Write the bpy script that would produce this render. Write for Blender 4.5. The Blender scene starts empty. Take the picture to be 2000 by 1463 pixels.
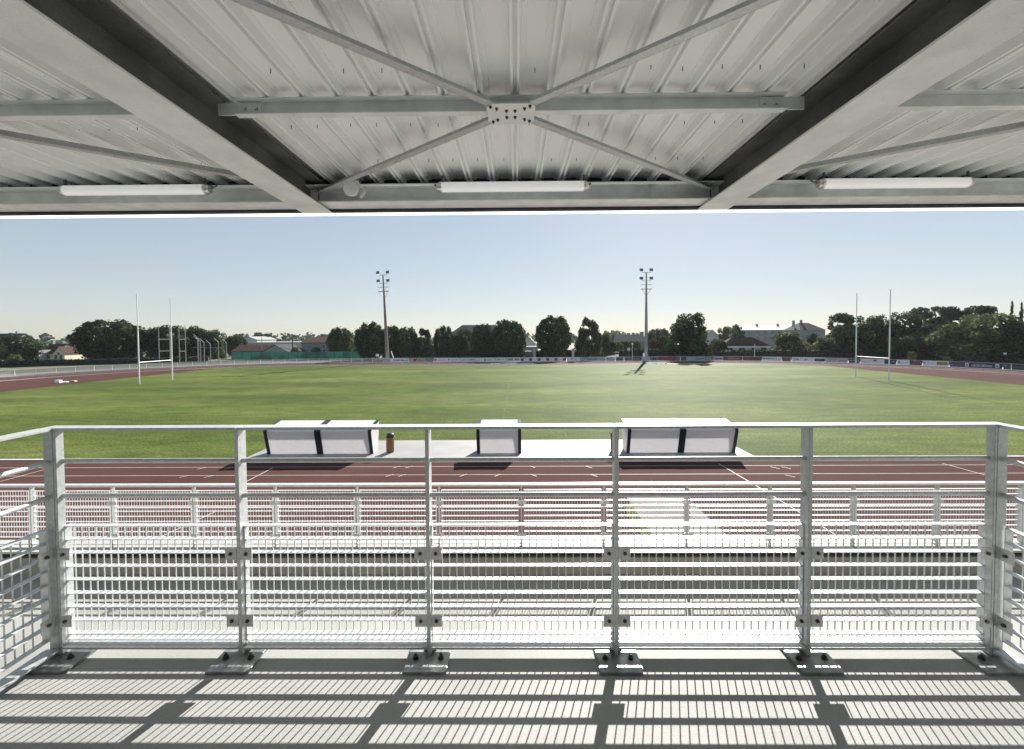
import bpy, bmesh, math, random
from mathutils import Vector, Matrix
R = math.radians
C = bpy.context.scene.collection
S = bpy.context.scene
random.seed(7)

# ------------------------------------------------------------------ camera
EYE = 6.44
PITCH, YAW, ROLL = .0259, .0088, .0059
FPX = 820.0
cam_d = bpy.data.cameras.new('camera'); cam = bpy.data.objects.new('camera', cam_d); C.objects.link(cam)
Fw = Vector((-math.sin(YAW)*math.cos(PITCH), math.cos(YAW)*math.cos(PITCH), -math.sin(PITCH)))
Rt = Vector((math.cos(YAW), math.sin(YAW), 0)); Up = Rt.cross(Fw)
Rc = Rt*math.cos(ROLL) - Up*math.sin(ROLL); Uc = Rt*math.sin(ROLL) + Up*math.cos(ROLL)
M = Matrix((Rc, Uc, -Fw)).transposed().to_4x4(); M.translation = (0, 0, EYE)
cam.matrix_world = M
cam_d.sensor_width = 36; cam_d.lens = FPX/2000*36; cam_d.shift_y = -55/2000
cam_d.clip_start = .05; cam_d.clip_end = 4000
S.camera = cam
S.render.resolution_x, S.render.resolution_y = 1024, 749

# ------------------------------------------------------------------ light
SUN_EL, SUN_AZ = R(30.0), R(20)          # azimuth measured from +Y towards +X
w = bpy.data.worlds.new('World'); S.world = w; w.use_nodes = True
nt = w.node_tree; bg = nt.nodes['Background']
sky = nt.nodes.new('ShaderNodeTexSky'); sky.sky_type = 'NISHITA'; sky.sun_disc = False
sky.sun_elevation = SUN_EL; sky.sun_rotation = SUN_AZ
sky.altitude = 0; sky.air_density = 1.0; sky.dust_density = 0.2; sky.ozone_density = 1.0
gm = nt.nodes.new('ShaderNodeGamma'); gm.inputs[1].default_value = .42
tn = nt.nodes.new('ShaderNodeMix'); tn.data_type = 'RGBA'; tn.blend_type = 'MULTIPLY'; tn.inputs[0].default_value = 1; tn.inputs[7].default_value = (.97, 1.01, 1.065, 1)
nt.links.new(sky.outputs[0], gm.inputs[0]); nt.links.new(gm.outputs[0], tn.inputs[6]); nt.links.new(tn.outputs[2], bg.inputs[0]); bg.inputs[1].default_value = .119
sl = bpy.data.lights.new('sun', 'SUN'); so = bpy.data.objects.new('sun', sl); C.objects.link(so)
sl.energy = 5.0; sl.angle = R(.5); sl.color = (1, .955, .89)
sd = Vector((math.sin(SUN_AZ)*math.cos(SUN_EL), math.cos(SUN_AZ)*math.cos(SUN_EL), math.sin(SUN_EL)))
so.rotation_euler = sd.to_track_quat('Z', 'Y').to_euler(); so.location = (20, 60, 40)
S.view_settings.view_transform = 'Standard'; S.view_settings.look = 'None'
S.view_settings.exposure = 1.32; S.view_settings.gamma = 1
S.render.engine = 'CYCLES'
S.cycles.max_bounces = 8; S.cycles.diffuse_bounces = 5; S.cycles.transparent_max_bounces = 12

def ray(px, py):
    u = (px-1000)/FPX; v = -(py-676.5)/FPX
    return Fw + Rc*u + Uc*v
def atY(px, py, Y):
    d = ray(px, py); return d*(Y/d.y) + Vector((0, 0, EYE))
def atZ(px, py, Z=0):
    d = ray(px, py); return d*((Z-EYE)/d.z) + Vector((0, 0, EYE))
def pxof(p):
    q = Vector(p)-Vector((0, 0, EYE)); return 1000+FPX*q.dot(Rc)/q.dot(Fw)

# ------------------------------------------------------------------ materials
def mat(name, col, rough=.6, metal=0., var=.15, scale=4., bump=0., bscale=60., stretch=(1, 1, 1), col2=None,
        spec=.5, detail=6, fine=0., fscale=120., transl=0., island=0., lo=.35, hi=.65):
    m = bpy.data.materials.new(name); m.use_nodes = True
    n, l = m.node_tree.nodes, m.node_tree.links
    b = n['Principled BSDF']; b.inputs['Roughness'].default_value = rough; b.inputs['Metallic'].default_value = metal
    b.inputs['Specular IOR Level'].default_value = spec
    tc = n.new('ShaderNodeTexCoord'); mp = n.new('ShaderNodeMapping'); l.new(tc.outputs['Object'], mp.inputs[0])
    mp.inputs['Scale'].default_value = stretch
    ns = n.new('ShaderNodeTexNoise'); ns.inputs['Scale'].default_value = scale; ns.inputs['Detail'].default_value = detail
    l.new(mp.outputs[0], ns.inputs['Vector'])
    rp = n.new('ShaderNodeValToRGB'); l.new(ns.outputs['Fac'], rp.inputs[0])
    c1 = [c*(1-var) for c in col]; c2 = col2 or [min(1, c*(1+var)) for c in col]
    rp.color_ramp.elements[0].position = lo; rp.color_ramp.elements[1].position = hi
    rp.color_ramp.elements[0].color = (*c1, 1); rp.color_ramp.elements[1].color = (*c2, 1)
    out = rp.outputs[0]
    def mult(sock, lo_, hi_):
        nonlocal out
        mr = n.new('ShaderNodeMapRange'); l.new(sock, mr.inputs[0])
        mr.inputs[3].default_value = lo_; mr.inputs[4].default_value = hi_
        mx = n.new('ShaderNodeMix'); mx.data_type = 'RGBA'; mx.blend_type = 'MULTIPLY'; mx.inputs[0].default_value = 1
        l.new(out, mx.inputs[6]); l.new(mr.outputs[0], mx.inputs[7]); out = mx.outputs[2]
    if fine:
        n2 = n.new('ShaderNodeTexNoise'); n2.inputs['Scale'].default_value = fscale; n2.inputs['Detail'].default_value = 3
        l.new(mp.outputs[0], n2.inputs['Vector']); mult(n2.outputs['Fac'], 1-2*fine, 1+2*fine)
    if island:
        g = n.new('ShaderNodeNewGeometry'); mult(g.outputs['Random Per Island'], 1-island, 1+island)
    l.new(out, b.inputs['Base Color'])
    if bump:
        n3 = n.new('ShaderNodeTexNoise'); n3.inputs['Scale'].default_value = bscale; n3.inputs['Detail'].default_value = 4
        l.new(mp.outputs[0], n3.inputs['Vector'])
        bp = n.new('ShaderNodeBump'); bp.inputs['Strength'].default_value = bump; bp.inputs['Distance'].default_value = .02
        l.new(n3.outputs['Fac'], bp.inputs['Height']); l.new(bp.outputs[0], b.inputs['Normal'])
    if transl:
        t = n.new('ShaderNodeBsdfTranslucent'); l.new(out, t.inputs[0])
        ms = n.new('ShaderNodeMixShader'); ms.inputs[0].default_value = transl
        l.new(b.outputs[0], ms.inputs[1]); l.new(t.outputs[0], ms.inputs[2])
        l.new(ms.outputs[0], n['Material Output'].inputs[0])
    return m
def vary(m, a):
    n, l = m.node_tree.nodes, m.node_tree.links; b = n['Principled BSDF']; src = b.inputs['Base Color'].links[0].from_socket
    oi = n.new('ShaderNodeObjectInfo'); mr = n.new('ShaderNodeMapRange'); l.new(oi.outputs['Random'], mr.inputs[0]); mr.inputs[3].default_value = 1-a; mr.inputs[4].default_value = 1+a
    mx = n.new('ShaderNodeMix'); mx.data_type = 'RGBA'; mx.blend_type = 'MULTIPLY'; mx.inputs[0].default_value = 1
    l.new(src, mx.inputs[6]); l.new(mr.outputs[0], mx.inputs[7]); l.new(mx.outputs[2], b.inputs['Base Color'])
def meshmat(name, col, alpha, **k):
    m = mat(name, col, **k); n, l = m.node_tree.nodes, m.node_tree.links
    o = n['Material Output']; src = o.inputs[0].links[0].from_socket
    t = n.new('ShaderNodeBsdfTransparent'); ms = n.new('ShaderNodeMixShader'); ms.inputs[0].default_value = alpha
    l.new(t.outputs[0], ms.inputs[1]); l.new(src, ms.inputs[2]); l.new(ms.outputs[0], o.inputs[0]); return m
m_galv = mat('galvanised_steel', (.54, .56, .565), .46, .45, .10, 55, .05, 120, spec=.5, fine=.05, fscale=14)
m_galv_dark = mat('weathered_galvanised_plate', (.30, .32, .315), .38, .7, .3, 16, .1, 60)
vary(m_galv, .10); vary(m_galv_dark, .15)
m_tab = mat('galvanised_bracket_plate', (.58, .58, .56), .5, .25, .12, 40)
m_grate = mat('galvanised_grating', (.62, .64, .65), .42, .35, .12, 30)
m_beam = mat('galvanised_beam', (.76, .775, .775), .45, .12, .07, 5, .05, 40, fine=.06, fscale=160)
m_webdark = mat('dark_zinc_web', (.145, .152, .148), .55, .2, .3, 3, .05, 60, fine=.15, fscale=90)  # darker than the bottom flange, for webs and top flanges
m_beam2 = mat('galvanised_purlin', (.74, .76, .76), .45, .12, .09, 7, .05, 40, fine=.05)
m_deck = mat('white_lacquered_deck', (.90, .915, .915), .38, .10, .03, .7, stretch=(3.2, .5, 1), spec=.5)
m_bolt = mat('dark_bolt_steel', (.10, .10, .10), .4, .8, .3, 40)
m_conc = mat('terrace_concrete', (.325, .33, .32), .62, 0, .15, 1.1, .08, 140, fine=.10, fscale=150, spec=.22)
m_conc2 = mat('raw_concrete', (.31, .305, .28), .8, 0, .16, 1.3, .1, 30, fine=.08, fscale=60, spec=.1)
m_landing = mat('landing_concrete', (.33, .325, .30), .75, 0, .1, 1.3, .06, 30, fine=.06, fscale=60, spec=.2)
m_coping = mat('pale_coping_concrete', (.38, .38, .365), .6, 0, .08, 6, .04, 60)
m_pathm = mat('path_concrete', (.22, .22, .205), .9, 0, .16, .9, .1, 12, fine=.1, fscale=20, spec=.05)
m_slot_shade = mat('recess_shade', (.012, .011, .011), .9)  # shade under the coping put into a near-black colour
m_padm = mat('smooth_pad_concrete', (.25, .25, .24), .6, 0, .1, .7, .04, 20, fine=.04, fscale=25)
m_track = mat('red_running_track', (.078, .040, .0355), .9, 0, .10, .12, .15, 120, fine=.10, fscale=14, spec=.02)
m_trackd = mat('worn_red_track', (.074, .040, .0355), .9, 0, .14, .10, .15, 120, fine=.10, fscale=12, spec=.02)
m_line = mat('white_line_paint', (.46, .43, .40), .7, 0, .1, 3)
m_faint = mat('worn_line_paint', (.105, .13, .045), .9, 0, .35, 1.2, spec=.05)
m_asph = mat('pale_asphalt', (.24, .235, .22), .85, 0, .15, .3, fine=.1, fscale=8)
m_rail = mat('pale_rail_paint', (.50, .50, .51), .6, 0, .06, 3, spec=.2)
m_road = mat('road_asphalt', (.10, .10, .095), .95, 0, .15, .3, spec=.05)
m_white = mat('white_paint', (.80, .81, .82), .4, 0, .05, 8)
m_cream = mat('cream_render', (.62, .56, .44), .8, 0, .08, 1)
m_greyren = mat('grey_render', (.24, .25, .25), .8, 0, .1, 1)
m_whren = mat('white_render', (.48, .49, .49), .7, 0, .06, 1)
m_tile = mat('brown_roof_tile', (.075, .05, .04), .9, 0, .25, 3, .4, 12, spec=.05)
m_slate = mat('slate_roof', (.05, .053, .06), .85, 0, .25, 3, .3, 12, spec=.1)
m_paleroof = mat('pale_sheet_roof', (.30, .31, .31), .5, 0, .12, 1)
m_glass = mat('window_glass', (.05, .06, .07), .08, 0, .2, 2, spec=.8)
m_shut = mat('white_window_frame', (.6, .6, .58), .5)
m_bark = mat('tree_bark', (.07, .055, .042), .9, 0, .3, 8, .4, 20)
m_navy = mat('navy_frame_paint', (.018, .022, .035), .4, 0, .2, 6)
m_poly = mat('frosted_polycarbonate', (.80, .79, .80), .35, 0, .02, 6, transl=.35)
m_wood = mat('oiled_wood_slat', (.30, .15, .06), .6, 0, .3, 9, .2, 30, stretch=(6, 6, .6))
m_green_net = mat('green_windbreak_net', (.10, .26, .21), .8, 0, .12, .6, transl=.45)
m_dkgreen_net = mat('dark_green_net', (.035, .065, .055), .8, 0, .2, .5, transl=.25)
m_wire = meshmat('grey_wire_mesh', (.42, .43, .42), .55, rough=.6, var=.05)
m_hedge = mat('hedge_leaf', (.022, .035, .018), .8, 0, .3, 3, island=.5, transl=.15)
m_mast = mat('mast_concrete', (.22, .195, .18), .75, 0, .12, 2)
m_mast2 = mat('mast_galvanised', (.30, .32, .32), .5, .3, .12, 2)
m_lampglass = mat('floodlight_glass', (.14, .16, .19), .2, .1)
m_tube = mat('frosted_tube', (.86, .86, .87), .25, 0, .02, 4)
m_tube.node_tree.nodes['Principled BSDF'].inputs['Emission Color'].default_value = (1, 1, 1, 1)
m_tube.node_tree.nodes['Principled BSDF'].inputs['Emission Strength'].default_value = .09
m_halo = mat('translucent_halo_strip', (.92, .94, .95), .4, 0, .01, 4, transl=.85)
m_bracket = mat('bright_steel', (.62, .62, .60), .3, .8, .1, 20)

def grass_mat():
    m = bpy.data.materials.new('pitch_grass'); m.use_nodes = True
    n, l = m.node_tree.nodes, m.node_tree.links; b = n['Principled BSDF']
    b.inputs['Roughness'].default_value = .75; b.inputs['Specular IOR Level'].default_value = .03
    b.inputs['Sheen Weight'].default_value = .055; b.inputs['Sheen Roughness'].default_value = .45; b.inputs['Sheen Tint'].default_value = (.75, .78, .55, 1)
    tc = n.new('ShaderNodeTexCoord')
    def noise(sx, sy, sc, det=5):
        mp = n.new('ShaderNodeMapping'); l.new(tc.outputs['Object'], mp.inputs[0]); mp.inputs['Scale'].default_value = (sx, sy, 1)
        t = n.new('ShaderNodeTexNoise'); t.inputs['Scale'].default_value = sc; t.inputs['Detail'].default_value = det
        l.new(mp.outputs[0], t.inputs[0]); return t.outputs['Fac']
    rp = n.new('ShaderNodeValToRGB'); l.new(noise(.35, 1, .16, 7), rp.inputs[0])
    e = rp.color_ramp.elements; e[0].position = .36; e[0].color = (.046, .070, .009, 1); e[1].position = .66; e[1].color = (.098, .115, .028, 1)
    x = rp.color_ramp.elements.new(.5); x.color = (.066, .092, .015, 1)
    out = rp.outputs[0]
    for f, a, bb in ((noise(.45, 1.5, .9, 7), .76, 1.24), (noise(1, 1.3, 7, 8), .45, 1.55), (noise(1, 1.1, 24, 5), .6, 1.4), (noise(.04, 1, .10, 3), .80, 1.2), (noise(.25, 2.2, 3.2, 4), .86, 1.14)):
        mr = n.new('ShaderNodeMapRange'); l.new(f, mr.inputs[0]); mr.inputs[1].default_value = .33; mr.inputs[2].default_value = .67
        mr.inputs[3].default_value = a; mr.inputs[4].default_value = bb
        mx = n.new('ShaderNodeMix'); mx.data_type = 'RGBA'; mx.blend_type = 'MULTIPLY'; mx.inputs[0].default_value = 1
        l.new(out, mx.inputs[6]); l.new(mr.outputs[0], mx.inputs[7]); out = mx.outputs[2]
    l.new(out, b.inputs['Base Color'])
    bp = n.new('ShaderNodeBump'); bp.inputs['Strength'].default_value = .9; bp.inputs['Distance'].default_value = .05
    l.new(noise(1, 1, 14, 6), bp.inputs['Height']); l.new(bp.outputs[0], b.inputs['Normal'])
    return m
m_grass = grass_mat()
m_ground = mat('rough_ground', (.10, .11, .055), .9, 0, .3, .05, .5, 2, fine=.15, fscale=1.5)

# ------------------------------------------------------------------ mesh builder
class MB:
    def __init__(s): s.v = []; s.f = []; s.m = []
    def add(s, vs, fs, mi=0):
        o = len(s.v); s.v += [tuple(v) for v in vs]; s.f += [tuple(i+o for i in f) for f in fs]; s.m += [mi]*len(fs); return s
    def box(s, x0, x1, y0, y1, z0, z1, mi=0):
        return s.add([(x0, y0, z0), (x1, y0, z0), (x1, y1, z0), (x0, y1, z0), (x0, y0, z1), (x1, y0, z1), (x1, y1, z1), (x0, y1, z1)],
                     [(0, 3, 2, 1), (4, 5, 6, 7), (0, 1, 5, 4), (1, 2, 6, 5), (2, 3, 7, 6), (3, 0, 4, 7)], mi)
    def bar(s, a, b, w, h, up=(0, 0, 1), mi=0):
        a, b = Vector(a), Vector(b); d = (b-a).normalized(); r = d.cross(Vector(up)).normalized(); u = r.cross(d)
        P = [p+r*x*w/2+u*y*h/2 for p in (a, b) for x, y in ((-1, -1), (1, -1), (1, 1), (-1, 1))]
        return s.add(P, [(0, 1, 2, 3), (7, 6, 5, 4), (0, 4, 5, 1), (1, 5, 6, 2), (2, 6, 7, 3), (3, 7, 4, 0)], mi)
    def tube(s, pts, r, n=10, mi=0, caps=True):
        pts = [Vector(p) for p in pts]; rs = r if isinstance(r, (list, tuple)) else [r]*len(pts); V = []; Fc = []
        prev = None
        for i, p in enumerate(pts):
            d = (pts[min(i+1, len(pts)-1)]-pts[max(i-1, 0)]).normalized()
            if prev is None:
                a = Vector((0, 0, 1)) if abs(d.z) < .9 else Vector((1, 0, 0))
                x = d.cross(a).normalized()
            else: x = (prev-d*prev.dot(d)).normalized()
            prev = x; y = d.cross(x)
            V += [p+(x*math.cos(t)+y*math.sin(t))*rs[i] for t in (2*math.pi*k/n for k in range(n))]
        for i in range(len(pts)-1):
            Fc += [(i*n+k, i*n+(k+1) % n, (i+1)*n+(k+1) % n, (i+1)*n+k) for k in range(n)]
        if caps: Fc += [tuple(range(n))[::-1], tuple(range((len(pts)-1)*n, len(pts)*n))]
        return s.add(V, Fc, mi)
    def prism(s, poly, vec, mi=0):        # polygon of 3-D points swept along vec
        n = len(poly); vec = Vector(vec); P = [Vector(p) for p in poly]; P += [p+vec for p in P]
        return s.add(P, [tuple(range(n))[::-1], tuple(range(n, 2*n))]+[(i, (i+1) % n, n+(i+1) % n, n+i) for i in range(n)], mi)
    def build(s, name, m, parent=None, smooth=False, bevel=0.):
        me = bpy.data.meshes.new(name); me.from_pydata(s.v, [], s.f)
        for x in (m if isinstance(m, list) else [m] if m else []): me.materials.append(x)
        me.polygons.foreach_set('material_index', s.m)
        bm = bmesh.new(); bm.from_mesh(me); bmesh.ops.recalc_face_normals(bm, faces=bm.faces)
        if bevel: bmesh.ops.bevel(bm, geom=[e for e in bm.edges if len(e.link_faces) == 2 and e.calc_face_angle(0) > .6], offset=bevel, segments=2, affect='EDGES', clamp_overlap=True)
        bm.to_mesh(me); bm.free()
        if smooth: me.polygons.foreach_set('use_smooth', [True]*len(me.polygons)); 
        if smooth:
            try: me.set_sharp_from_angle(angle=R(40))
            except Exception: pass
        o = bpy.data.objects.new(name, me); C.objects.link(o)
        if parent: o.parent = parent
        return o
def tag(o, label, cat, group=None):
    o['label'] = label; o['category'] = cat
    if group: o['group'] = group
    return o
def thing(name, label, cat, loc=(0, 0, 0), rz=0, group=None):
    o = bpy.data.objects.new(name, None); C.objects.link(o); o.location = loc; o.rotation_euler = (0, 0, rz)
    o.empty_display_size = .2; return tag(o, label, cat, group)
def struct(o): o['kind'] = 'structure'; return o
def dup(root, loc, rz=0, label=None, scale=None):
    r = root.copy(); C.objects.link(r); r.location = loc; r.rotation_euler = (0, 0, rz)
    if label: r['label'] = label
    if scale: r.scale = scale
    for ch in list(root.children):
        c = ch.copy(); C.objects.link(c); c.parent = r
        for g in list(ch.children):
            d = g.copy(); C.objects.link(d); d.parent = c
    return r
def local(o, loc): o.location = loc; return o
def text_mesh(body, size):
    cu = bpy.data.curves.new('t', 'FONT'); cu.body = body; cu.size = size; cu.offset = .025*size; cu.align_x = 'CENTER'; cu.align_y = 'CENTER'
    o = bpy.data.objects.new('t', cu); me = bpy.data.meshes.new_from_object(o)
    bpy.data.objects.remove(o); bpy.data.curves.remove(cu); return me

# ------------------------------------------------------------------ ground, track, pitch
CX, CY0, RI = 42.6, 57.3, 35.5
def stadium(r, n=48, a0=-90, a1=90):
    P = []
    for k in range(n+1):
        t = R(a0+(a1-a0)*k/n); P.append((CX+r*math.cos(t), CY0+r*math.sin(t)))
    for k in range(n+1):
        t = R(180-a1+(a1-a0)*k/n); P.append((-CX+r*math.cos(t), CY0+r*math.sin(t)))
    return P
def sheet(name, P, z, m):
    return MB().add([(x, y, z) for x, y in P], [tuple(range(len(P)))]).build(name, m)
struct(MB().add([(-1800, -300, -.05), (1800, -300, -.05), (1800, 2600, -.05), (-1800, 2600, -.05)], [(0, 1, 2, 3)]).build('ground', m_ground))
struct(sheet('apron', [(x*1.0, y) for x, y in stadium(52)], -.012, m_asph))
tr = [p for p in stadium(43.6)]
struct(sheet('track', tr, 0, m_track))
struct(MB().add([(-60, 5, .002), (60, 5, .002), (60, 14.2, .002), (-60, 14.2, .002)], [(0, 1, 2, 3)]).build('forecourt', m_track))
# pitch: the stadium's inside cut by two end lines
XL, XR = -62.5, 63.4
pin = [(min(max(x, XL), XR), y) for x, y in stadium(RI)]
q = []
for x, y in stadium(RI, 60):
    if XL <= x <= XR: q.append((x, y))
pl = [p for p in q]
struct(sheet('pitch', pl, .008, m_grass))
# white kerb and lane lines
def ring(mb, r, wd, z, z2=None):
    a = stadium(r, 64); b = stadium(r+wd, 64); n = len(a)
    V = [(x, y, z) for x, y in a]+[(x, y, z) for x, y in b]
    mb.add(V, [(i, (i+1) % n, n+(i+1) % n, n+i) for i in range(n)])
mb = MB()
for k in range(1, 5): ring(mb, RI+.05+1.23*k, .042, .006)
ring(mb, RI+.05+1.22*5-.02, .11, .006)
def stripe(mb, a, b, wd, z):
    a, b = Vector((a[0], a[1], z)), Vector((b[0], b[1], z)); d = (b-a).normalized(); n = Vector((-d.y, d.x, 0))*wd/2
    mb.add([a+n, a-n, b-n, b+n], [(0, 1, 2, 3)])
for a, b in (((0, 941), (130, 906)), ((479, 942), (533, 914)), ((1404, 906), (1475, 948)), ((1475, 948), (1560, 1000)), ((1560, 1000), (1640, 1050)), ((1840, 905), (2010, 952)), ((290, 1060), (420, 1000))):
    p, q2 = atZ(*a), atZ(*b); stripe(mb, p, q2, .05, .0095)
for px, py in ((395, 915), (448, 914.5), (361, 931), (409, 931), (775, 912.5), (799, 912.5), (761, 929), (785, 929), (905, 928.7), (972, 928.7), (1040, 912.3), (1042, 928.7), (1150, 912.6), (1160, 929), (1514, 914), (1536, 914), (1543, 930)):
    p = atZ(px, py); sx = .22 if px < 1000 else -.22
    stripe(mb, (p.x-sx*.6, p.y-.16), (p.x+sx*.6, p.y+.16), .045, .0125)
struct(mb.build('track_lines', m_line))
mb = MB(); ring(mb, RI-.06, .10, .05); ring(mb, RI-.06, .02, .03)
k_ = MB()
a = stadium(RI-.06, 64); b = stadium(RI+.05, 64); n = len(a)
k_.add([(x, y, .05) for x, y in a]+[(x, y, .05) for x, y in b]+[(x, y, .0) for x, y in b]+[(x, y, .0) for x, y in a],
       [(i, (i+1) % n, n+(i+1) % n, n+i) for i in range(n)]+[(n+i, n+(i+1) % n, 2*n+(i+1) % n, 2*n+i) for i in range(n)]+[(3*n+i, 3*n+(i+1) % n, (i+1) % n, i) for i in range(n)])
struct(k_.build('kerb', m_white))
# worn pitch lines
mb = MB()
stripe(mb, (-.97, 26.5), (-.97, 92), .09, .013)
for X in (-5.0, 3.2):
    for Y in (27.0, 31.5): stripe(mb, (X, Y-.7), (X, Y+.7), .08, .013)
for X in (-11, 9.6):
    for Y in (39, 43): stripe(mb, (X, Y-1.2), (X, Y+1.2), .08, .013)
struct(mb.build('pitch_lines', m_faint))
# dugout pad, path to the stand and its grass edge
struct(MB().box(-14.3, 12.45, 21.72, 25.5, .0, .06).build('concrete_pad', m_padm))
struct(MB().box(4.35, 6.72, 5.4, 16.5, 0, .012).build('path', m_pathm))
struct(MB().box(3.98, 4.35, 5.4, 15.6, 0, .02).build('grass_strip', m_grass))
struct(MB().add([(22, 104, -.02), (33, 104, -.02), (32, 150, 1.4), (27, 150, 1.4)], [(0, 1, 2, 3)]).build('road', m_road))

# ------------------------------------------------------------------ stand floor and walls
ZF = 4.946
struct(MB().box(-9, 9, -3.2, 2.19, ZF-.22, ZF).build('terrace_floor', m_conc))
struct(MB().box(-9, 9, 2.0, 5.10, 3.17, 3.50).build('landing', m_landing))
st = MB()
for k in range(5): st.box(-9, 9, -3.2-.8*(k+1), -3.2-.8*k, ZF-.2, ZF+.36*(k+1))
struct(st.build('bounce_steps', m_coping))  # unseen steps added behind the camera to bounce sunlight upward
wl = thing('bounce_wall', 'unseen white wall added at the back of the stand for bounce light', 'wall')
MB().box(-9, 9, -7.5, -7.2, ZF-.2, 8.2).build('wall_face', m_whren, wl)  # unseen wall added to throw light back onto the ceiling
pw = thing('parapet_wall', 'grey concrete parapet wall under the fence at the front of the landing', 'wall', (0, 5.1, 3.42))
local(MB().box(-9, 9, .0, .25, -3.42, .285).build('wall_face', m_conc2, pw), (0, 0, 0))
MB().box(-9, 9, .06, .22, .285, .345).build('recess', m_slot_shade, pw)
MB().box(-9, 9, -.02, .30, .345, .372).build('coping', m_coping, pw, bevel=.004)
MB().box(-9, 9, 2.02, 2.16, 3.42, ZF-.22).build('riser_wall', m_conc2)
tag(bpy.data.objects['riser_wall'], 'concrete wall below the front edge of the upper terrace', 'wall')

# ------------------------------------------------------------------ railing
YR = 1.907
PX = [-2.140, -1.289, -.410, .460, 1.341, 2.179]
rail = thing('railing', 'galvanised steel guard railing with grating panels round the upper terrace', 'railing', (0, YR, ZF))
def Z(z): return z-ZF
ROWS = [5.556-.0646*i for i in range(9)]
def panel(L, rows, depth, pitch, thick=.0035, rodw=.0036):
    m = MB()
    for i, z in enumerate(rows): m.box(0, L, 0, depth, z-thick, z)
    zt, zb = rows[0], rows[-1]
    for x in (-.003, L): m.box(x, x+.003, 0, depth+.006, zb-.006, zt+.001)
    n = int(L/pitch); o = (L-n*pitch)/2
    for k in range(n+1):
        x = o+k*pitch
        if .01 < x < L-.01: m.box(x-rodw/2, x+rodw/2, depth-.0005, depth+.0045, zb-.004, zt+.0005)
    return m
def place(o, loc, rz=0): o.location = loc; o.rotation_euler = (0, 0, rz); return o
POST_T = .017
def make_post(x, parent, hgt=6.012-ZF):
    o = MB().box(-POST_T/2, POST_T/2, 0, .06, .012, hgt).build('post', m_galv, parent, bevel=.0015)
    o.location = (x, 0, 0); return o
def tabs(post, sides, zs, rz=0, y=-.002):
    for zz in zs:
        for s in sides:
            x0, x1 = sorted((s*.008, s*.062))
            t = MB().box(x0, x1, y, y+.005, zz-.028, zz+.028).build('bracket', m_tab, post, bevel=.001)
            h = MB().tube([(s*.036, y+.003, zz), (s*.036, y-.004, zz)], .0085, 8)
            h.tube([(s*.036, y-.004, zz), (s*.036, y-.009, zz)], .005, 8); hb = h.build('bolt', m_bolt, t)
plate0 = None
def make_plate(x, parent, x0=-.096, x1=.096, bx=(-.058, .058)):
    p = MB().prism([(x0, -.10, .0005), (x1-.014, -.10, .0005), (x1, -.086, .0005), (x1, .085, .0005), (x0, .085, .0005)], (0, 0, .013)).build('base_plate', m_galv_dark, parent, bevel=.002)
    p.location = (x, 0, 0)
    for b in bx:
        m = MB().tube([(b, -.018, .0135), (b, -.018, .0165)], .014, 12).tube([(b, -.018, .0165), (b, -.018, .026)], .0105, 6).tube([(b, -.018, .026), (b, -.018, .036)], .006, 10)
        m.build('bolt', m_bolt, p)
    return p
# posts
for i in range(1, 5):
    p = make_post(PX[i], rail); tabs(p, (-1, 1), (Z(5.437), Z(5.122))); make_plate(PX[i], rail)
    g = MB().prism([(-.008, .03, .014), (-.03, .03, .014), (-.008, .03, .05)], (0, .006, 0)).prism([(.008, .03, .014), (.03, .03, .014), (.008, .03, .05)], (0, .006, 0))
    g.build('foot_gusset', m_galv, p)
for s, x in ((-1, PX[0]), (1, PX[5])):
    m = MB(); hg = 6.012-ZF
    a, b = sorted((x, x-s*.012)); m.box(a, b, 0, .038, .012, hg)
    a, b = sorted((x+s*.0005, x+s*.047)); m.box(a, b, .0, .012, .012, hg)
    p = m.build('post', m_galv, rail, bevel=.002)
    t = MB()
    for zz in (Z(5.437), Z(5.122)):
        a, b = sorted((x-s*.010, x-s*.064)); o = MB().box(a, b, -.004, .001, zz-.028, zz+.028).build('bracket', m_tab, rail, bevel=.001)
        MB().tube([(x-s*.036, -.003, zz), (x-s*.036, -.011, zz)], .008, 8).build('bolt', m_bolt, o)
        a, b = sorted((x+s*.012, x+s*.016)); o = MB().box(a, b, -.062, -.002, zz-.028, zz+.028).build('bracket', m_tab, rail, bevel=.001)
        MB().tube([(x+s*.012, -.032, zz), (x+s*.003, -.032, zz)], .008, 8).build('bolt', m_bolt, o)
    make_plate(x, rail, -.06 if s < 0 else -.13, .13 if s < 0 else .06, (s*-.07,))
# front rails
x0, x1 = PX[0]-.055, PX[5]+.055
for a, b in ((x0, PX[1]-.0015), (PX[1]+.0015, PX[3]-.0015), (PX[3]+.0015, x1)):
    MB().box(a, b, -.003, .060, Z(6.0125), Z(6.025)).build('top_rail', m_galv, rail, bevel=.0015)
for z in (5.864, 5.700):
    for i in range(5):
        MB().tube([(PX[i]+.006, .03, Z(z)), (PX[i+1]-.006, .03, Z(z))], .0115, 12).build('mid_rail', m_galv, rail, smooth=True)
for i in range(5):
    a, b = PX[i]+.0115, PX[i+1]-.0115
    MB().box(a, b, -.001, .062, Z(4.985), Z(4.996)).build('bottom_rail', m_galv, rail, bevel=.0012)
    L = b-a-.003
    place(panel(L, [Z(z) for z in ROWS+[5.012]], .026, .0345).build('mesh_panel', m_grate, rail), (a+.0015, .028, 0))
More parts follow.
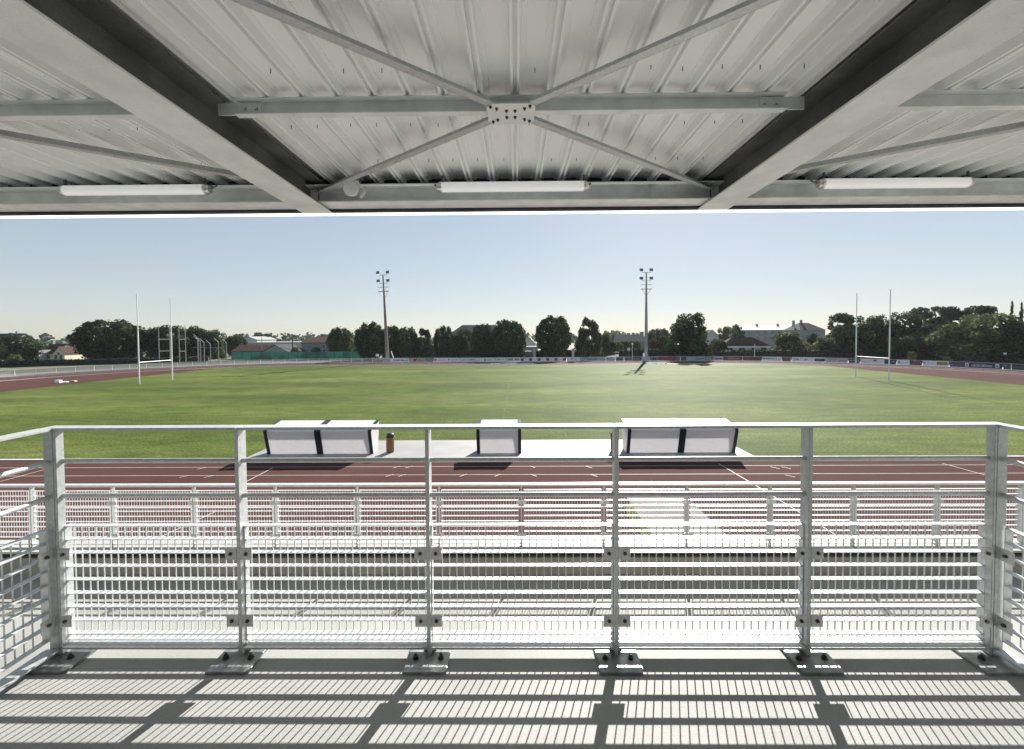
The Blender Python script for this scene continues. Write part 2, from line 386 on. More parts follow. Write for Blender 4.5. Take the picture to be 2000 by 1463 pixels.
# side returns, running back towards the seats
for s, x in ((-1, PX[0]), (1, PX[5])):
    for z in (5.864, 5.700):
        MB().tube([(x+s*.03, .006, Z(z)), (x+s*.03, -1.8, Z(z))], .0115, 12).build('mid_rail', m_galv, rail, smooth=True)
    a, b = sorted((x-s*.003, x+s*.060))
    MB().box(a, b, -1.85, -.0045, Z(6.0125), Z(6.025)).build('top_rail', m_galv, rail, bevel=.0015)
    MB().box(a, b, -1.85, -.10 if False else -.004, Z(4.980), Z(4.990)).build('bottom_rail', m_galv, rail, bevel=.0012)
    for k in range(2):
        o = panel(.84, [Z(z) for z in ROWS], .030, .0345).build('mesh_panel', m_grate, rail)
        if s < 0: place(o, (x-.026, -.016-.87*(k+1)+.03, 0), R(90))
        else: place(o, (x+.026, -.016-.87*k, 0), R(-90))
        m = MB().box(min(x+s*.001, x+s*.06), max(x+s*.001, x+s*.06), -.87*(k+1)-.008, -.87*(k+1)+.008, .012, 6.012-ZF).build('post', m_galv, rail, bevel=.0015)

# lower fence on the parapet
YL = 5.2; ZL = 3.792
lf = thing('fence', 'low galvanised grating fence along the front of the lower landing', 'fence', (0, YL, ZL))
rows = [4.505-ZL-.0655*i for i in range(10)]
lp0 = None
for i in range(-8, 9):
    x = .06+1.035*i
    m = MB().box(x-.008, x-.0005, 0, .05, .0, 4.56-ZL).box(x+.0005, x+.008, 0, .05, .0, 4.56-ZL)
    p = m.build('post', m_galv, lf, bevel=.001)
    for zz in (rows[2]-.02, rows[9]+.02):
        for s in (-1, 1):
            a, b = sorted((x+s*.009, x+s*.062)); MB().box(a, b, -.004, .001, zz-.026, zz+.026).build('bracket', m_galv, p)
    if i < 8:
        place(panel(1.035-.07, rows, .028, .0345, .0035, .0032).build('mesh_panel', m_grate, lf), (x+.035, .008, 0))
MB().box(.06-1.035*8-.03, .06+1.035*8+.03, -.012, .060, 4.56-ZL, 4.585-ZL).build('top_rail', m_galv, lf, bevel=.002)
MB().box(.06-1.035*8-.03, .06+1.035*8+.03, -.0, .050, .032, .042).build('bottom_rail', m_galv, lf)

# ------------------------------------------------------------------ roof
SL = -.006
def zr(y, z0): return EYE+z0+SL*(y-4.0)
YB = -7.4
def ysweep(mb, prof, y0, y1):          # (x, z0) profile swept along the roof slope
    n = len(prof); V = [(x, y0, zr(y0, z)) for x, z in prof]+[(x, y1, zr(y1, z)) for x, z in prof]
    mb.add(V, [tuple(range(n))[::-1], tuple(range(n, 2*n))]+[(i, (i+1) % n, n+(i+1) % n, n+i) for i in range(n)]); return mb
def ibeam(x, z0, wd, h, tf, tw):
    return [(x-wd/2, z0), (x+wd/2, z0), (x+wd/2, z0+tf), (x+tw/2, z0+tf), (x+tw/2, z0+h-tf), (x+wd/2, z0+h-tf), (x+wd/2, z0+h), (x-wd/2, z0+h), (x-wd/2, z0+h-tf), (x-tw/2, z0+h-tf), (x-tw/2, z0+tf), (x-wd/2, z0+tf)]
ZD = 1.455       # underside of the ribs above the eye at y = 4
for x, lab in ((-1.93, 'galvanised roof beam left of the cross bracing, nearest the siren'), (1.912, 'galvanised roof beam right of the cross bracing, away from the siren')):
    o = thing('roof_beam', lab, 'roof beam', (0, 0, 0), group='roof beams')
    def rect(x0, x1, z0, z1): return [(x0, z0), (x1, z0), (x1, z1), (x0, z1)]
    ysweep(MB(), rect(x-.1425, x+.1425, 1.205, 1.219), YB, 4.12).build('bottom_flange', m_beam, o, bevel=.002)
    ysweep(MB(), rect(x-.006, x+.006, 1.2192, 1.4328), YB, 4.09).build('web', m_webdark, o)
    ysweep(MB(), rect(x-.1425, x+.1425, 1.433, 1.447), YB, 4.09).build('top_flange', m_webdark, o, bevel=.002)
# ribbed deck
PIT, HR = .2165, .062
prof = []
nx = int(7.2/PIT); offx = .004
xs = [offx+PIT*k for k in range(-nx, nx+1)]
line = []
random.seed(11); pw_ = 0
for x in xs:
    pv_, pw_ = pw_, random.uniform(-.004, .004)
    line += [(x-.060, ZD+HR-pv_), (x-.056, ZD+HR-.010), (x-.031, ZD+HR-.010), (x-.026, ZD), (x-.011, ZD), (x-.009, ZD+.026), (x+.009, ZD+.026), (x+.011, ZD), (x+.026, ZD), (x+.031, ZD+HR-.010), (x+.056, ZD+HR-.010), (x+.060, ZD+HR+pw_)]
prof = line; n = len(prof)
dm = MB(); V = []
for y in (YB, 4.094): V += [(x, y, zr(y, z)) for x, z in prof]
dm.add(V, [(i, i+1, n+i+1, n+i) for i in range(n-1)])
deck = tag(dm.build('roof_deck', m_deck), 'white ribbed metal roof sheet overhead', 'roof')
scr = MB().tube([(0, 0, 0), (0, 0, -.026)], .0026, 6).build('screw', m_bolt, deck)
scr.location = (xs[len(xs)//2]+PIT/2, 2.36, zr(2.36, ZD+HR)); first = True
random.seed(3)
for Y, half in ((2.43, 2.95), (3.04, 3.7), (3.64, 4.4)):
    for x in xs:
        X = x+PIT*.5+random.uniform(-.02, .02)
        if abs(X) < half and random.random() < .86:
            if abs(abs(X)-1.92) < .2: continue
            if first: c = scr; first = False
            else: c = scr.copy(); C.objects.link(c)
            c.location = (X, Y+random.uniform(-.012, .012), zr(Y, ZD+HR)+.002)
# purlins: channels opening towards the seats
def channel(mb, xa, xb, y, z0, h, fl, t):
    mb.prism([(xa, y, z0), (xa, y+fl, z0), (xa, y+fl, z0+h), (xa, y, z0+h), (xa, y, z0+h-t), (xa, y+fl-t, z0+h-t), (xa, y+fl-t, z0+t), (xa, y, z0+t)], (xb-xa, 0, 0)); return mb
YP = 2.58; zp = zr(YP, 1.455)-.104
for xa, xb, lab in ((-1.71, 1.65, 'galvanised channel purlin between the two roof beams behind the gusset plate'), (-5.8, -2.085, 'galvanised channel purlin running left from the left roof beam'), (2.07, 5.8, 'galvanised channel purlin running right from the right roof beam')):
    o = thing('purlin', lab, 'purlin', (0, 0, 0), group='roof purlins')
    channel(MB(), xa, xb, YP, zp, .1, .052, .008).build('channel', m_beam2, o, bevel=.001)
    for xe, s in ((xa, 1), (xb, -1)):
        if abs(xe) > 3: continue
        a, b = sorted((xe-s*.12, xe+s*.15)); c = MB().box(a, b, YP+.034, YP+.0435, zp+.012, zp+.088).build('end_cleat', m_beam2, o)
        for q_ in (.05, .12):
            MB().tube([(xe+s*q_, YP+.034, zp+.05), (xe+s*q_, YP+.022, zp+.05)], .010, 6).build('bolt', m_bracket, c)
# eaves beam in three lengths
ze = EYE+1.236
for xa, xb, lab in ((-1.845, 1.825, 'galvanised eaves beam in the middle bay carrying the siren'), (-6.2, -1.857, 'galvanised eaves beam in the left bay'), (1.837, 6.2, 'galvanised eaves beam in the right bay')):
    P = [(0, 0), (.215, 0), (.215, .010), (.112, .010), (.112, .152), (.215, .152), (.215, .162), (0, .162), (0, .152), (.102, .152), (.102, .010), (0, .010)]
    tag(MB().prism([(xa, 3.875+y, ze+z) for y, z in P], (xb-xa, 0, 0)).build('eaves_beam', m_beam2, bevel=.0015), lab, 'eaves beam', 'eaves beams')
fa = thing('roof_edge', 'dark fascia with an added strip imitating a bright halo at the roof edge', 'roof edge')
MB().box(-6.4, 6.4, 4.096, 4.15, ze-.022, ze+.285).build('fascia', m_slate, fa)
MB().box(-6.4, 6.4, 4.155, 4.163, ze-.046, ze+.02).build('halo_strip', m_halo, fa)  # added strip, translucent so it glows like a halo along the edge
# braces
def brace(a, b, lab):
    a, b = Vector(a), Vector(b); m = MB(); d = (b-a).normalized(); s = Vector((-d.y, d.x, 0)); 
    if s.y > 0: s = -s
    t = .006; hw = .055
    up = Vector((0, 0, 1))
    # angle iron: one leg lying flat, the other standing on its far edge
    def slab(o, u, v): 
        P = [o, o+u, o+u+v, o+v]; m.prism(P, b-a)
    slab(a+s*(hw*.5), -s*hw, up*t); slab(a-s*(hw*.5), s*t, up*hw)
    tag(m.build('brace', m_galv, bevel=.001), lab, 'roof brace', 'roof bracing angles')
G = Vector((-.02, 2.59, zp-.008))
brace((G.x-.10, G.y+.075, zp-.007), (-1.84, 3.95, zr(3.9, 1.34)), 'angle brace from the gusset plate towards the siren')
brace((G.x+.10, G.y+.075, zp-.007), (1.82, 3.95, zr(3.9, 1.34)), 'angle brace from the gusset plate to the front end of the right beam')
brace((G.x-.10, G.y-.075, zp-.007), (-2.0, 1.02, zr(1.0, 1.36)), 'long angle brace from the gusset plate to the upper left of the roof')
brace((G.x+.10, G.y-.075, zp-.007), (2.0, 1.02, zr(1.0, 1.36)), 'long angle brace from the gusset plate to the upper right of the roof')
brace((-3.85, 2.54, zp-.007), (-2.02, 3.75, zr(3.7, 1.34)), 'angle brace in the left bay above its tube light')
brace((3.83, 2.54, zp-.007), (2.00, 3.75, zr(3.7, 1.34)), 'angle brace in the right bay above its tube light')
gp = thing('gusset_plate', 'pale bolted gusset plate where the four braces meet', 'plate', (G.x, G.y, zp-.0145))
MB().prism([(-.145, -.075, 0), (-.115, -.115, 0), (.115, -.115, 0), (.145, -.085, 0), (.142, .085, 0), (.11, .125, 0), (-.11, .125, 0), (-.142, .085, 0)], (0, 0, .007)).build('plate', m_beam, gp, bevel=.001)
for x, y in ((-.12, -.092), (-.085, -.07), (-.027, -.045), (.024, -.045), (.08, -.07), (.112, -.095), (-.027, .028), (.024, .028), (-.083, .058), (-.112, .08), (.083, .055), (.114, .075)):
    MB().tube([(x, y, 0), (x, y, -.006)], .0105, 6).tube([(x, y, -.006), (x, y, -.014)], .0055, 8).build('bolt', m_bolt, gp)
# tube lights
def tube_light(lab, xc, L=1.27, z=0):
    o = thing('tube_light', lab, 'light', (xc, 3.80, ze+.098), group='tube lights under the eaves')
    MB().tube([(-L/2, 0, 0), (L/2, 0, 0)], .044, 20).build('tube', m_tube, o, smooth=True)
    for s in (-1, 1):
        MB().tube([(s*(L/2), 0, 0), (s*(L/2+.02), 0, 0), (s*(L/2+.02), 0, 0), (s*(L/2+.045), 0, 0)], [.046, .046, .040, .034], 20).build('end_cap', m_bracket, o, smooth=True)
        b = MB().box(s*L/2-.012, s*L/2+.018, -.012, .09, .046, .052).box(s*L/2-.004, s*L/2+.010, -.012, .004, .03, .098)
        b.tube([(s*(L/2+.03), 0, .0), (s*(L/2+.07), .03, .03), (s*(L/2+.06), .07, .055)], .006, 6); b.build('bracket', m_bolt, o)
    return o
tube_light('white tube light in the middle bay of the eaves', -.02)
tube_light('white tube light in the left bay of the eaves', -3.43)
tube_light('white tube light in the right bay of the eaves', 3.38)
sr = thing('siren', 'round white loudspeaker hung at the eaves beside the left roof beam', 'loudspeaker', (-1.455, 3.74, ze+.075))
MB().tube([(0, 0, 0), (0, -.012, 0), (0, -.022, 0), (0, .10, 0)][0:1]+[(0, .012, 0), (0, .05, 0), (0, .11, 0)], [.064, .066, .055, .03], 24).build('dish', m_white, sr, smooth=True)
MB().tube([(.002, -.004, 0), (.002, .002, 0)], .006, 8).build('hub', m_bracket, sr)
MB().bar((.04, .03, .06), (.125, .03, -.015), .012, .006, (0, 1, 0)).bar((.125, .03, -.015), (.075, .03, -.075), .022, .006, (0, 1, 0)).build('bracket', m_white, sr)
MB().box(-.06, .06, .02, .05, .05, .075).build('mount', m_white, sr)
cd = MB().tube([(-1.6, 3.862, ze+.146), (1.6, 3.862, ze+.146)], .011, 8)
tag(cd.build('conduit', m_white, smooth=True), 'thin white conduit running along the top of the middle eaves beam', 'conduit')
hb = MB().tube([(1.262, 3.90, ze+.011), (1.262, 3.90, ze+.151)], .010, 8).box(1.235, 1.289, 3.88, 3.93, ze+.140, ze+.1515)
tag(hb.build('hanger_rod', m_galv), 'short steel hanger rod on the middle eaves beam near the right roof beam', 'rod')

# ------------------------------------------------------------------ dugouts and bins
def dugout(x0, x1, nmod, lab):
    o = thing('dugout', lab, 'dugout', ((x0+x1)/2, 22.62, .06), group='team dugouts beside the pitch')
    L = x1-x0; a = -L/2
    A, B, Cc, D = (0, 0.), (-.34, 1.29), (-.27, 1.37), (1.05, 1.60)   # (y, z) of foot, rear shoulder, rear top, front edge
    edges = [a+L*k/nmod for k in range(nmod+1)]
    def quad(xa, xb, p, q_, t, name, m):
        n_ = Vector((0, -(q_[1]-p[1]), q_[0]-p[0])).normalized()*t
        MB().prism([(xa, *p), (xb, *p), (xb, *q_), (xa, *q_)], n_).build(name, m, o)
    for k in range(nmod):
        quad(edges[k]+.17, edges[k+1]-.17, A, B, .02, 'rear_panel', m_poly)
        quad(edges[k]+.17, edges[k+1]-.17, B, Cc, .02, 'shoulder_panel', m_poly)
        quad(edges[k]+.17, edges[k+1]-.17, Cc, D, .02, 'roof_panel', m_poly)
    for k, e in enumerate(edges):
        wd = .11 if 0 < k < nmod else .10
        xa, xb = (e-.17 if k else e), (e+.17 if k < nmod else e)
        m = MB()
        for p, q_ in ((A, B), (B, Cc), (Cc, D)):
            n_ = Vector((0, -(q_[1]-p[1]), q_[0]-p[0])).normalized()*.045
            m.prism([(xa, *p), (xb, *p), (xb, *q_), (xa, *q_)], n_)
        m.build('frame_strip', m_navy, o)
    for s in (a+.003, -a-.015):
        MB().prism([(s, .02, 0), (s, -.33, 1.2), (s, -.22, 1.34), (s, 1.0, 1.57), (s, .75, .0)], (.012, 0, 0)).build('side_panel', m_poly, o)
    return o
dugout(-13.55, -7.77, 2, 'long two panel dugout beside the wooden litter bin')
dugout(-2.13, .27, 1, 'small single panel dugout alone in the middle of the pad')
dugout(5.95, 11.80, 2, 'long two panel dugout at the right end of the concrete pad')
def make_bin(loc, lab):
    o = thing('litter_bin', lab, 'bin', loc, group='litter bins by the dugouts')
    for k in range(22):
        t = 2*math.pi*k/22; 
    m = MB()
    for k in range(22):
        t = 2*math.pi*k/22; c = Vector((math.cos(t)*.205, math.sin(t)*.205, 0))
        m.bar(c+Vector((0, 0, .06)), c+Vector((0, 0, .82)), .05, .02, up=c.normalized())
    m.build('slat_body', m_wood, o)
    MB().tube([(0, 0, .0), (0, 0, .80)], .19, 20).build('liner', m_navy, o)
    MB().tube([(0, 0, .84), (0, 0, .90), (0, 0, 1.0), (0, 0, 1.05)], [.22, .225, .20, .13], 24).build('lid', m_navy, o, smooth=True)
    MB().tube([(0, 0, .80), (0, 0, .845)], .15, 16).build('neck', m_bolt, o)
    return o
make_bin((-6.95, 22.95, .06), 'round wooden slatted litter bin beside the left dugout')
make_bin((5.40, 22.95, .06), 'litter bin mostly hidden by a railing post beside the right dugout')

# ------------------------------------------------------------------ goals and masts
def goal(X, Y, lab, H=12.4):
    o = thing('rugby_goal', lab, 'goalposts', (X, Y, .008), group='rugby goalposts on the pitch')
    for s in (-1, 1):
        MB().tube([(0, s*2.8, 0), (0, s*2.8, 7.2), (0, s*2.8, 7.25), (0, s*2.8, H)], [.085, .08, .058, .055], 12).build('upright', m_white, o, smooth=True)
    MB().tube([(0, -2.8, 3), (0, 2.8, 3)], .06, 10).build('crossbar', m_white, o, smooth=True)
    return o
goal(-52.2, 60.4, 'tall white rugby goalposts at the left end of the pitch')
goal(50.9, 60.4, 'tall white rugby goalposts at the right end of the pitch')
def mast(px, pyb, ytop, Y, lab, m, lean=0):
    b = atY(px, pyb, Y); b.z = 0; top = EYE-(ytop-atY_h(px))*Y/FPX
    o = thing('floodlight_mast', lab, 'floodlight', b, group='floodlight masts beyond the track')
    H = top-.9
    MB().tube([(0, 0, 0), (0, 0, H*.84), (0, 0, H)], [.50, .21, .15], 12).build('pole', m, o, smooth=True)
    for zz in (H, H-2.05):
        MB().bar((-1.05, 0, zz), (1.05, 0, zz), .10, .10).build('crossarm', m_mast2, o)
        for s in (-1, 1):
            f = MB().prism([(s*1.2-.42, -.25, zz+.32), (s*1.2+.42, -.25, zz+.32), (s*1.2+.42, -.02, zz+.98), (s*1.2-.42, -.02, zz+.98)], (0, .28, .0)).build('floodlight', m_mast2, o)
            MB().prism([(s*1.2-.37, -.275, zz+.38), (s*1.2+.37, -.275, zz+.38), (s*1.2+.37, -.065, zz+.93), (s*1.2-.37, -.065, zz+.93)], (0, .03, 0)).build('lens', m_lampglass, f)
            MB().bar((s*1.0, 0, zz), (s*1.2, 0, zz+.4), .06, .06).build('yoke', m_mast2, f)
    zz = H-4.1; p = MB().box(-1.35, 1.35, -.45, .45, zz, zz+.08)
    for x in (-1.33, -.62, .62, 1.33):
        for y in (-.44, .44): p.bar((x, y, zz), (x, y, zz+1.1), .06, .06)
    for y in (-.44, .44): p.bar((-1.35, y, zz+1.1), (1.35, y, zz+1.1), .06, .06)
    for s in (-1, 1): p.bar((s*1.0, 0, zz), (s*.2, 0, zz-1.5), .07, .07)
    p.build('service_platform', m_mast2, o)
    return o
def atY_h(px): return 655.3-.0059*(px-1000)
ml = mast(757, 700, 530, 104, 'tall brownish concrete floodlight mast left of centre', m_mast)
ml.rotation_euler = (0, R(-2.3), 0)
mast(1262, 700, 526, 104, 'tall grey floodlight mast right of centre', m_mast2)

# ------------------------------------------------------------------ perimeter fence and advertising boards
RP = 44.2
def peri(s):      # s in metres from the left end of the far straight; returns point and inward normal
    Lh = 2*CX
    if s < 0: t = R(90)+(-s)/RP; return Vector((-CX+RP*math.cos(t), CY0+RP*math.sin(t), 0)), Vector((-math.cos(t), -math.sin(t), 0))
    if s <= Lh: return Vector((-CX+s, CY0+RP, 0)), Vector((0, -1, 0))
    t = R(90)-(s-Lh)/RP; return Vector((CX+RP*math.cos(t), CY0+RP*math.sin(t), 0)), Vector((-math.cos(t), -math.sin(t), 0))
SA = [(-80+.1*k) for k in range(2440)]
PXS = [(pxof(peri(s)[0]), s) for s in SA if peri(s)[0].y > 30]
PXS = [(p, s) for p, s in PXS if -400 < p < 2400]
def s_of(px):
    b = min(PXS, key=lambda t: abs(t[0]-px)); return b[1]
def fence_run(sa, sb, lab, mesh=True, hgt=1.12):
    o = thing('perimeter_fence', lab, 'fence')
    n_ = int((sb-sa)/2.5); P = [peri(sa+(sb-sa)*k/n_) for k in range(n_+1)]
    m = MB()
    pts = [p+Vector((0, 0, hgt)) for p, _ in P]; m.tube(pts, .035, 6); m.build('top_rail', m_rail, o)
    pm = MB().box(-.03, .03, -.03, .03, 0, hgt).build('post', m_white, o); 
    for k, (p, nn) in enumerate(P):
        c = pm if k == 0 else pm.copy()
        if k: C.objects.link(c)
        c.location = p
    kb = MB()
    for k in range(n_): kb.bar(P[k][0]+Vector((0, 0, .06)), P[k+1][0]+Vector((0, 0, .06)), .16, .12)
    kb.build('kerb', m_rail, o)
    if mesh:
        w_ = MB()
        for k in range(n_):
            a, b = P[k][0], P[k+1][0]; u = Vector((0, 0, 1))
            w_.add([a+u*.12, b+u*.12, b+u*(hgt-.04), a+u*(hgt-.04)], [(0, 1, 2, 3)])
        w_.build('wire_mesh', m_wire, o)
    return o
fence_run(-64, s_of(748), 'pale wire mesh fence with white top rail round the left bend')
fence_run(s_of(749), 2*CX+62, 'white railed perimeter fence carrying the advertising boards', mesh=False)

def pm(name, c, rough=.5): return mat('board_'+name, c, rough, 0, .06, 3)
BC = {'white': pm('white', (.78, .78, .81)), 'grey': pm('grey', (.46, .46, .48)), 'beige': pm('beige', (.42, .35, .30)), 'red': pm('red', (.26, .045, .05)),
      'brick': pm('brick', (.20, .075, .065)), 'brown': pm('brown', (.10, .065, .055)), 'lilac': pm('lilac', (.46, .42, .54)), 'navy': pm('navy', (.022, .03, .10)),
      'blue': pm('blue', (.04, .09, .22)), 'pale_blue': pm('pale_blue', (.36, .44, .54)), 'purple': pm('purple', (.10, .07, .15)), 'green': pm('green', (.045, .085, .08)),
      'sage': pm('sage', (.22, .25, .22)), 'dark': pm('dark', (.03, .03, .035)), 'teal': pm('teal', (.03, .055, .08)), 'yellow': pm('yellow', (.45, .28, .06)), 'slate': pm('slate', (.16, .17, .21))}
BCOUNT = 0
def board(pa, pb, col, lab, marks=(), h=.92, z0=.14):
    """marks: (kind, u, v, w, h, colour[, text]) in board fractions"""
    global BCOUNT
    sa, sb = s_of(pa), s_of(pb); (a, na), (b, nb) = peri(sa), peri(sb)
    mid = (a+b)/2; nn = (na+nb).normalized(); L = (b-a).length-.03; xd = (b-a).normalized()
    rz = math.atan2(xd.y, xd.x)
    off = .09+RP*(1-math.cos(L/2/RP)) if (sa < 0 or sb > 2*CX) else .09
    o = thing('advertising_board', lab, 'banner', mid+nn*off+Vector((0, 0, z0)), rz, 'advertising boards on the perimeter fence')
    MB().box(-L/2, L/2, -.012, .012, 0, h).build('panel', BC[col], o)
    for i, mk in enumerate(marks):
        kind, u, v, mw, mh, mc = mk[:6]; cx, cz = (u-.5)*L, v*h
        if kind == 'rect': MB().box(cx-mw*L/2, cx+mw*L/2, -.019-.001*i, -.012, cz-mh*h/2, cz+mh*h/2).build('printed_mark', BC[mc], o)
        elif kind == 'disc': MB().tube([(cx, -.012, cz), (cx, -.019-.001*i, cz)], mh*h/2, 20).build('emblem', BC[mc], o)
        elif kind == 'swoosh':
            P = [(cx-mw*L/2+mw*L*t, -.02, cz+mh*h*.5*(1-t)*sgn) for sgn, rng in ((1, range(0, 9)), (-1, range(8, -1, -1))) for t in (k/8 for k in rng)]
            m = MB(); m.tube([(x, y, z) for x, y, z in P], .045, 6); m.build('emblem', BC[mc], o)
        elif kind == 'text':
            me = text_mesh(mk[6], mh*h); me.materials.append(BC[mc]); t = bpy.data.objects.new('lettering', me); C.objects.link(t); t.parent = o
            wv = max(v_.co.x for v_ in me.vertices)-min(v_.co.x for v_ in me.vertices)
            t.location = (cx, -.020-.001*i, cz); t.rotation_euler = (R(90), 0, 0); t.scale = (mw*L/wv, 1, 1)
    return o
board(748, 762, 'grey', 'plain pale grey board just left of the mutual bank board')
board(762, 799, 'white', 'white board with blue bank lettering in front of the brownish mast', [('text', .56, .5, .78, .55, 'blue', 'Crédit Mutuel')])
board(800, 813.5, 'beige', 'beige board with a dark red square at its right end', [('rect', .80, .5, .35, .66, 'red'), ('rect', .3, .5, .4, .2, 'grey')])
board(814, 832, 'beige', 'beige board with a small red upright mark', [('rect', .3, .55, .10, .4, 'brick'), ('rect', .66, .5, .4, .14, 'slate')])
board(833, 846, 'sage', 'plain sage green board between a beige board and a white board')
board(847.5, 875, 'white', 'white board with one dark square at its left edge', [('rect', .10, .55, .12, .55, 'slate'), ('rect', .55, .48, .5, .12, 'lilac')])
board(875.5, 897, 'white', 'white board with a red mark and small blue letters', [('rect', .08, .6, .10, .4, 'red'), ('text', .58, .5, .6, .38, 'slate', 'CAP CINE')])
board(897.5, 912.5, 'white', 'white board with a soft pale blue stripe', [('rect', .5, .5, .7, .26, 'pale_blue')])
board(913, 945, 'white', 'white board with bold dark supermarket lettering and fine lines', [('text', .28, .55, .42, .55, 'dark', 'SUPER U'), ('rect', .68, .42, .30, .10, 'lilac'), ('rect', .4, .2, .6, .06, 'slate')])
board(945.5, 962, 'white', 'white board with a small dark square and a grey line', [('rect', .12, .45, .16, .45, 'dark'), ('rect', .6, .45, .55, .18, 'slate')])
board(962.5, 990, 'white', 'white board lettered in dark capitals with a curved end mark', [('text', .47, .55, .72, .55, 'slate', 'POINT P.'), ('rect', .94, .5, .03, .6, 'slate')])
board(990.5, 1016, 'white', 'white board with two sage green blocks side by side', [('rect', .26, .55, .40, .55, 'sage'), ('rect', .74, .55, .40, .50, 'sage')])
RED = [('rect', (x+3-1016.5)/(1106-1016.5), .5, .07, .68, 'red') for x in (1017, 1033.5, 1050, 1067, 1083, 1099.5)]
RED += [('rect', (x-1016.5)/(1106-1016.5), .5, .08, .10, 'lilac') for x in (1028.5, 1045, 1061.5, 1078, 1094.5)]
board(1016.5, 1106, 'white', 'long white board with a row of six red squares', RED)
board(1106.5, 1132.5, 'white', 'white board with a slanting pale blue script', [('rect', .55, .5, .5, .14, 'pale_blue'), ('rect', .4, .62, .1, .3, 'slate')])
board(1133, 1168, 'pale_blue', 'pale blue board with a round black emblem', [('disc', .18, .48, .1, .62, 'navy'), ('disc', .18, .48, .1, .36, 'white'), ('rect', .66, .42, .58, .22, 'blue'), ('rect', .6, .84, .7, .1, 'navy')])
board(1168.5, 1183, 'grey', 'plain mottled grey board right of the round emblem', [('rect', .5, .5, .8, .3, 'sage')])
board(1183.5, 1200.5, 'lilac', 'pale lilac board with a grey line left of three dark boards', [('rect', .45, .6, .6, .14, 'slate')])
board(1202, 1218, 'slate', 'dark slate board with a brown middle, leftmost of three small dark boards', [('rect', .5, .48, .8, .5, 'brown')])
board(1219.5, 1235, 'slate', 'blue grey board in the middle of three small dark boards', [('rect', .5, .5, .75, .45, 'purple')])
board(1236.5, 1252, 'brown', 'brown board nearest the grey mast among three small dark boards', [('rect', .5, .5, .7, .4, 'slate')])
board(1252.5, 1269.5, 'lilac', 'plain pale lilac board at the foot of the grey mast')
board(1270, 1286, 'slate', 'slate blue board just right of the grey mast', [('rect', .45, .5, .5, .4, 'navy')])
board(1287, 1319, 'red', 'dark red board with small light lettering near the grey mast', [('rect', .08, .55, .10, .45, 'brick'), ('rect', .55, .5, .6, .22, 'brick')])
board(1319.5, 1326, 'slate', 'narrow slate board between the dark red and green boards')
board(1327, 1340, 'green', 'small dark green board left of the blue swoosh', [('rect', .1, .5, .16, 1, 'white')])
board(1340.5, 1376, 'pale_blue', 'pale blue board with a dark blue pointed swoosh', [('swoosh', .72, .5, .5, .62, 'navy'), ('rect', .62, .5, .4, .08, 'blue')])
board(1376.5, 1392, 'sage', 'sage and cream patterned board right of the blue swoosh', [('rect', .25, .5, .12, .8, 'beige'), ('rect', .6, .5, .12, .8, 'beige')])
board(1393, 1412, 'lilac', 'lilac board with purple lettering left of the brick red board', [('rect', .5, .5, .7, .3, 'purple')])
board(1412.5, 1450, 'brick', 'long brick red board in front of the bungalow', [('rect', .55, .55, .6, .2, 'beige')])
board(1450.5, 1487, 'brick', 'brick red board with a dark right half', [('rect', .7, .5, .56, .7, 'brown'), ('rect', .12, .5, .1, .5, 'red')])
board(1487.5, 1527, 'white', 'white board with bold dark capital lettering', [('text', .39, .62, .72, .55, 'dark', 'MISSION S'), ('rect', .85, .4, .06, .5, 'lilac')])
board(1528, 1545, 'brick', 'small brick red board with a white slash', [('rect', .92, .5, .06, .8, 'white')])
board(1546, 1590, 'white', 'white board with three dark letters and a dotted emblem', [('text', .20, .55, .22, .6, 'slate', 'JFM'), ('disc', .62, .5, .1, .34, 'slate'), ('disc', .70, .62, .1, .2, 'dark')])
board(1590.5, 1611.5, 'white', 'white board with a black picture filling most of it', [('rect', .5, .5, .92, .66, 'dark'), ('rect', .4, .5, .5, .2, 'slate')])
board(1612, 1634, 'grey', 'grey board with a slanting dark stroke', [('rect', .6, .8, .7, .1, 'slate'), ('rect', .4, .4, .06, .5, 'slate')])
board(1634.5, 1656, 'grey', 'grey board with thin dark lines left of the purple blue board', [('rect', .5, .55, .7, .08, 'brown'), ('rect', .5, .3, .6, .06, 'slate')])
board(1657, 1680, 'purple', 'purple blue board behind the left upright of the right goal', [('rect', .3, .6, .5, .1, 'lilac'), ('rect', .85, .5, .1, .3, 'lilac')])
board(1680.5, 1702, 'white', 'plain white board with one thin line behind the right goal', [('rect', .5, .4, .8, .05, 'slate')])
board(1703, 1727, 'white', 'white board with a dark box at its upper left behind the right goal', [('rect', .26, .68, .26, .3, 'dark')])
board(1727.5, 1751, 'navy', 'navy blue board behind the right upright of the right goal', [('rect', .75, .6, .2, .2, 'pale_blue')])
board(1752, 1776.5, 'white', 'white board with a small dark emblem right of the goal', [('disc', .18, .45, .1, .3, 'blue'), ('rect', .18, .75, .16, .12, 'sage')])
board(1777, 1801.5, 'brown', 'dark brown board with a pale line near the right goal', [('rect', .12, .5, .14, .6, 'purple'), ('rect', .6, .7, .6, .1, 'beige')])
board(1802, 1827.5, 'white', 'white board with a small red and blue emblem', [('rect', .14, .6, .14, .24, 'red'), ('rect', .6, .5, .5, .1, 'lilac')])
board(1828, 1854, 'white', 'white board carrying a framed yellow sign', [('rect', .5, .58, .84, .62, 'yellow'), ('rect', .5, .58, .72, .40, 'brown'), ('rect', .5, .58, .66, .28, 'yellow')])
board(1854.5, 1884.5, 'purple', 'dark purple board left of the big navy board', [('rect', .14, .45, .2, .14, 'lilac'), ('rect', .6, .5, .5, .08, 'slate')])
